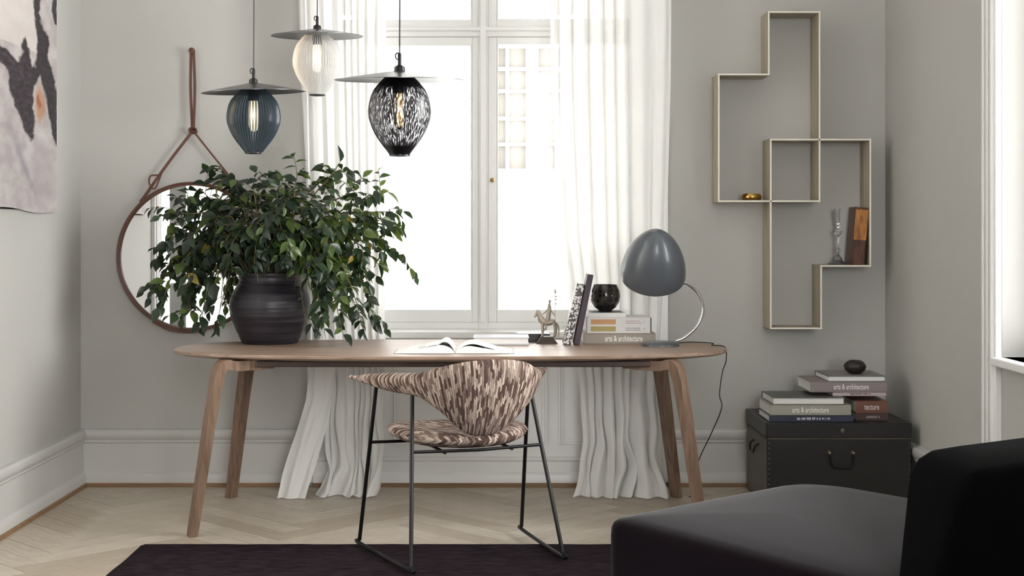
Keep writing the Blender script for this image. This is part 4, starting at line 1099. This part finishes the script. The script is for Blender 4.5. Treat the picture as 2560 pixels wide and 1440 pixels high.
# ------------------------------------------------------------------ black lounge seat
sf = thing('lounge_chair', 'large black velvet lounge seat with a low back in the right foreground', 'sofa', (.98, 3.9, 0))
off = Vector((.98, 3.9))
seat_poly = [(.31, 3.93), (.36, 3.985), (.92, 4.475), (1.00, 4.50), (1.10, 4.45), (1.45, 4.02), (1.62, 3.72), (.99, 3.02), (.905, 3.06)]
def inset(poly, d):
    c = Vector((sum(p[0] for p in poly)/len(poly), sum(p[1] for p in poly)/len(poly)))
    return [tuple(Vector(p)+(c-Vector(p)).normalized()*d) for p in poly]
def rounded(poly, n=5, r=.05):
    out = []
    m_ = len(poly)
    for i in range(m_):
        a, p, c = Vector(poly[i-1]), Vector(poly[i]), Vector(poly[(i+1) % m_])
        d0 = min(r, (a-p).length*.45); d1 = min(r, (c-p).length*.45)
        s0 = p+(a-p).normalized()*d0; s1 = p+(c-p).normalized()*d1
        for k in range(n+1):
            t = k/n; out.append(tuple(s0*(1-t)**2+p*2*t*(1-t)+s1*t*t))
    return out
sp = rounded(seat_poly, 5, .05)
b = MB()
def lay(poly, z, ins): return [(p[0]-off.x, p[1]-off.y, z) for p in inset(poly, ins)]
b.rings([lay(sp, .035, .02), lay(sp, .05, .004), lay(sp, .36, .0), lay(sp, .385, .002), lay(sp, .398, .008), lay(sp, .408, .025), lay(sp, .416, .07), lay(sp, .422, .18), lay(sp, .425, .32), lay(sp, .427, .45)])
b.build('seat', M['velvet'], sf, smooth=True, angle=60)
b = MB()
def quad(z, F0, N0, L, e=0):
    d = Vector((.84, .53)).normalized()
    a, c = Vector(F0), Vector(N0); pl = [a-off, c-off, c+d*L-off, a+d*L-off]
    out = []
    for i in range(4):
        p, pa, pc = pl[i], pl[i-1], pl[(i+1) % 4]; r_ = .05
        s0 = p+(pa-p).normalized()*r_; s1 = p+(pc-p).normalized()*r_
        for k in range(6):
            t = k/5; qv = s0*(1-t)**2+p*2*t*(1-t)+s1*t*t
            out.append(qv)
    cc = sum(out, Vector((0, 0)))/len(out)
    return [Vector((*(qv+(cc-qv).normalized()*e), z)) for qv in out]
L_ = .95
b.rings([quad(.035, (.925, 3.30), (.86, 3.02), L_, .02), quad(.05, (.925, 3.30), (.86, 3.02), L_), quad(.42, (.925, 3.24), (.90, 2.92), L_), quad(.66, (.94, 3.215), (.94, 2.85), L_), quad(.695, (.945, 3.205), (.95, 2.85), L_, .012), quad(.712, (.95, 3.20), (.955, 2.85), L_, .035), quad(.72, (.95, 3.20), (.955, 2.85), L_, .10)])
b.build('backrest', M['velvet_black'], sf, smooth=True, angle=60)
for (lx_, ly_) in ((.42, 3.9), (1.0, 4.38), (1.4, 3.75), (.97, 3.12)):
    b = MB(); b.lathe([(0, 0), (.018, 0), (.022, .045), (0, .045)], 14, (lx_-off.x, ly_-off.y, RUGZ-.002)); b.build('foot', M['black_metal'], sf, smooth=True)

# ------------------------------------------------------------------ plant
D = 6.22; px_ = X(675, D)
pp = thing('potted_plant', 'large leafy green plant in a dark ribbed ceramic pot on the table', 'plant', (px_, D, TZ))
m, nt, pb = new_mat('dark_ribbed_ceramic'); v = coords(nt, (1.5, 1.5, 38)); ns = node(nt, 'ShaderNodeTexNoise'); ns.inputs['Scale'].default_value = 2.2; ns.inputs['Detail'].default_value = 5
nt.links.new(v, ns.inputs['Vector']); rp = node(nt, 'ShaderNodeValToRGB'); rp.color_ramp.elements[0].position = .3; rp.color_ramp.elements[1].position = .75
rp.color_ramp.elements[0].color = hexc(24, 22, 26); rp.color_ramp.elements[1].color = hexc(58, 53, 61); nt.links.new(ns.outputs['Fac'], rp.inputs[0]); nt.links.new(rp.outputs[0], pb.inputs['Base Color'])
pb.inputs['Roughness'].default_value = .38
bp = node(nt, 'ShaderNodeBump'); bp.inputs['Strength'].default_value = .55; bp.inputs['Distance'].default_value = .004; nt.links.new(ns.outputs['Fac'], bp.inputs['Height']); nt.links.new(bp.outputs[0], pb.inputs['Normal'])
pr = [(.001, 0), (.118, 0), (.124, .004), (.140, .040), (.160, .085), (.174, .125), (.179, .160), (.177, .190), (.166, .222), (.148, .252), (.136, .272), (.134, .292), (.139, .304), (.139, .312), (.132, .314), (.128, .306), (.126, .29), (.001, .285)]
b = MB(); prd = []
for i in range(len(pr)-1):
    for k in range(4):
        t = k/4; r = pr[i][0]+(pr[i+1][0]-pr[i][0])*t; z = pr[i][1]+(pr[i+1][1]-pr[i][1])*t
        prd.append((r+(.0012*math.sin(z*420) if 1 < i < 11 else 0), z))
b.lathe(prd, 64); pot = b.build('pot', m, pp, smooth=True, angle=60)
b = MB(); b.tube(catmull([(.13, -.09, .245), (.155, -.11, .24), (.16, -.112, .21), (.14, -.105, .195)], 5), .011, 10); b.build('pot_lug', m, pp, smooth=True)
b = MB(); b.lathe([(.001, .289), (.08, .296), (.126, .290), (.126, .286)], 32); b.build('soil', M['soil'], pp, smooth=True)
# leaf materials
def leaf_mat(name, c, tr, rough=.32):
    m, nt, b_ = new_mat(name); out = nt.nodes['Material Output']
    b_.inputs['Roughness'].default_value = rough
    oi = node(nt, 'ShaderNodeObjectInfo'); n_ = node(nt, 'ShaderNodeTexNoise'); n_.inputs['Scale'].default_value = 9; v = coords(nt); nt.links.new(v, n_.inputs['Vector'])
    mx = node(nt, 'ShaderNodeMix', data_type='RGBA'); mx.inputs[6].default_value = tuple(x*.7 for x in c[:3])+(1,); mx.inputs[7].default_value = tuple(x*1.35 for x in c[:3])+(1,)
    nt.links.new(n_.outputs['Fac'], mx.inputs[0]); nt.links.new(mx.outputs[2], b_.inputs['Base Color'])
    t = node(nt, 'ShaderNodeBsdfTranslucent'); t.inputs[0].default_value = tr
    ms = node(nt, 'ShaderNodeMixShader'); ms.inputs[0].default_value = .22; nt.links.new(b_.outputs[0], ms.inputs[1]); nt.links.new(t.outputs[0], ms.inputs[2]); nt.links.new(ms.outputs[0], out.inputs[0]); return m
LM = [leaf_mat('leaf_dark_green', hexc(30, 42, 32), hexc(60, 88, 36)), leaf_mat('leaf_mid_green', hexc(40, 57, 38), hexc(84, 116, 44)), leaf_mat('leaf_backlit_green', hexc(68, 86, 40), hexc(140, 165, 60)), leaf_mat('leaf_yellow', hexc(164, 142, 54), hexc(200, 170, 60))]
def leaf_geo(b_, Mx, L, W, fold, curl):
    st_ = [(0, 0), (.18, .62), (.40, 1.0), (.62, .86), (.82, .45), (1, 0)]
    base = len(b_.v); idx = []
    for t, w_ in st_:
        y = L*t; z = -curl*L*t*t
        if w_ == 0: b_.v.append(Mx @ Vector((0, y, z))); idx.append((len(b_.v)-1,))
        else:
            hwid = W*w_/2
            for sx_ in (-1, 0, 1): b_.v.append(Mx @ Vector((sx_*hwid, y, z+(fold*hwid if sx_ else 0))))
            k = len(b_.v); idx.append((k-3, k-2, k-1))
    for i in range(len(idx)-1):
        a, c = idx[i], idx[i+1]
        if len(a) == 1: b_.face((a[0], c[1], c[0])); b_.face((a[0], c[2], c[1]))
        elif len(c) == 1: b_.face((a[0], a[1], c[0])); b_.face((a[1], a[2], c[0]))
        else: b_.face((a[0], a[1], c[1], c[0])); b_.face((a[1], a[2], c[2], c[1]))
leafmesh = []
for mi_ in range(4):
    for (L, W, fo_, cu_) in ((.060, .034, .35, .25), (.052, .027, .5, .15)):
        b = MB(); leaf_geo(b, Matrix.Identity(4), L, W, fo_, cu_); leafmesh.append((mi_, b.mesh('leaf', LM[mi_], smooth=True, angle=180)))
tips = [  # px, py, distance, branch thickness, twig density
 (850, 405, 6.2, 5), (800, 440, 6.3, 3), (745, 432, 6.1, 3), (640, 432, 6.15, 5), (575, 432, 6.2, 4), (700, 455, 6.4, 4), (900, 455, 6.25, 5), (965, 480, 6.3, 5), (985, 530, 6.2, 4),
 (1005, 580, 6.3, 4), (1000, 640, 6.2, 4), (945, 660, 6.1, 5), (900, 690, 6.25, 4), (860, 560, 6.0, 5), (930, 560, 6.1, 5), (780, 520, 5.98, 5), (720, 500, 6.0, 4),
 (440, 492, 6.3, 4), (440, 535, 6.2, 3), (500, 470, 6.35, 4), (410, 612, 6.3, 4), (455, 650, 6.2, 3), (520, 560, 6.1, 5), (560, 510, 6.2, 4), (445, 705, 6.25, 3),
 (375, 742, 6.2, 4), (400, 768, 6.1, 4), (480, 740, 6.2, 3), (455, 795, 6.15, 4), (540, 815, 6.1, 5), (500, 825, 6.05, 3), (550, 770, 6.1, 3), (560, 690, 6.0, 5), (600, 600, 5.98, 5),
 (640, 560, 5.96, 4), (700, 580, 5.95, 4), (760, 600, 5.95, 4), (800, 640, 6.0, 5), (520, 640, 6.1, 5), (600, 470, 6.3, 4), (660, 500, 6.2, 4),
 (850, 720, 6.1, 4), (870, 770, 6.1, 4), (820, 740, 6.0, 4), (940, 812, 6.15, 3), (910, 828, 5.95, 3), (815, 852, 5.92, 3), (860, 845, 5.92, 3), (780, 700, 5.98, 4), (765, 810, 6.02, 2), (745, 690, 5.98, 2), (860, 640, 6.15, 5), (640, 640, 5.98, 4), (700, 650, 5.97, 3)]
rl = random.Random(11)
br_mb = MB(); leaves = []
start_c = Vector((0, 0, .29))
for (tx, ty, tD, dens) in tips:
    tip = P(tx, ty, tD)-Vector((px_, D, TZ))
    a = math.atan2(tip.y, tip.x); st_ = Vector((.06*math.cos(a)*rl.random()+.02*math.cos(a), .06*math.sin(a), .27))
    dist = (tip-st_).length; drop = max(0, .45-(tip.z-st_.z))
    mid = st_.lerp(tip, .45)+Vector((rl.uniform(-.02, .02), rl.uniform(-.02, .02), .10+.28*drop))
    m2 = st_.lerp(tip, .8)+Vector((rl.uniform(-.015, .015), rl.uniform(-.015, .015), .03+.22*drop))
    # twist some near-edge drooping twigs straight down over the rim
    path = catmull([st_, mid, m2, tip], 8)
    br_mb.tube(path, lambda t: .0042*(1-t)+.0012, 5)
    segs = [(path, .28 if dist > .25 else .35)]
    for k in range(dens+1):
        i0 = rl.randrange(int(len(path)*.35), len(path)-2); p0 = path[i0]
        dirv = (path[min(i0+4, len(path)-1)]-p0).normalized()
        sd = Vector((rl.uniform(-1, 1), rl.uniform(-.7, .7), rl.uniform(-.7, .6))).normalized()
        ln = rl.uniform(.07, .15); dv = (dirv*.6+sd*.8).normalized()
        tw = [p0, p0+dv*ln*.5+Vector((0, 0, .01)), p0+dv*ln+Vector((0, 0, -.012))]
        for v_ in tw: v_.z = max(v_.z, .02)
        tw = catmull(tw, 4); br_mb.tube(tw, .0013, 4); segs.append((tw, .15))
    for path_, t0 in segs:
        L_tot = sum((path_[i+1]-path_[i]).length for i in range(len(path_)-1)); step = .0255; acc = 0; nxt = L_tot*t0; side = 1
        for i in range(len(path_)-1):
            seg = path_[i+1]-path_[i]; l_ = seg.length
            while nxt <= acc+l_:
                p = path_[i]+seg*((nxt-acc)/l_); side = -side
                leaves.append((p, seg.normalized(), side)); nxt += step*rl.uniform(.8, 1.25)
            acc += l_
        leaves.append((path_[-1], (path_[-1]-path_[-2]).normalized(), 0))
br_mb.build('branches', M['stem'], pp, smooth=True)
b = MB(); n_ind = 0
rl.shuffle(leaves)
good = []
for p, d, side in leaves:
    if (p.y+D) > YB-.13 or p.z < .04: continue
    if p.z < .27 and math.hypot(p.x, p.y) < .19: continue
    if p.z < .34 and -.20 < p.x < .20 and p.y < .12: continue
    lat = d.cross(Vector((0, 0, 1)))
    if lat.length < .1: lat = Vector((1, 0, 0))
    lat.normalize()
    dirn = (d*.55+lat*side*rl.uniform(.6, 1.1)+Vector((rl.uniform(-.35, .35), rl.uniform(-.35, .35), rl.uniform(-.75, .05)))).normalized()
    nrm = Vector((rl.uniform(-.6, .6), rl.uniform(-.9, .2), rl.uniform(.3, 1))).normalized()
    xx = dirn.cross(nrm).normalized(); zz = xx.cross(dirn).normalized()
    sc = rl.uniform(.7, 1.35)
    Mx = Matrix(((xx.x, dirn.x, zz.x, p.x), (xx.y, dirn.y, zz.y, p.y), (xx.z, dirn.z, zz.z, p.z), (0, 0, 0, 1))) @ Matrix.Scale(sc, 4)
    # keep clear of the wall and the tabletop
    tipw = Mx @ Vector((0, .06, 0))
    if tipw.y+D > YB-.10: continue
    lowest_ok = .008
    if tipw.z < lowest_ok and abs(p.x+px_-TX) < HX: continue
    r = rl.random(); right = p.x > .05 and p.z > .25
    k = 0 if r < (.30 if right else .58) else 1 if r < (.68 if right else .92) else 2 if r < .993 else 3  # more yellow-green towards the window, backlight put into the leaf colour
    good.append((sc, p.y, Mx, k))
good.sort(key=lambda t: t[1]-t[0]*.05)
for n, (sc, _, Mx, k) in enumerate(good):
    v = rl.randrange(2)
    if n < 300:
        o = bpy.data.objects.new('leaf', leafmesh[k*2+v][1]); C.objects.link(o); o.parent = pp; o.matrix_local = Mx
    else:
        b.cur = k; L, W, fo_, cu_ = ((.060, .034, .35, .25), (.052, .027, .5, .15))[v]; leaf_geo(b, Mx, L, W, fo_, cu_)
b.build('foliage', LM, pp, smooth=True, angle=180, kind='stuff')
print('leaves', len(good), 'planks', len(plist))
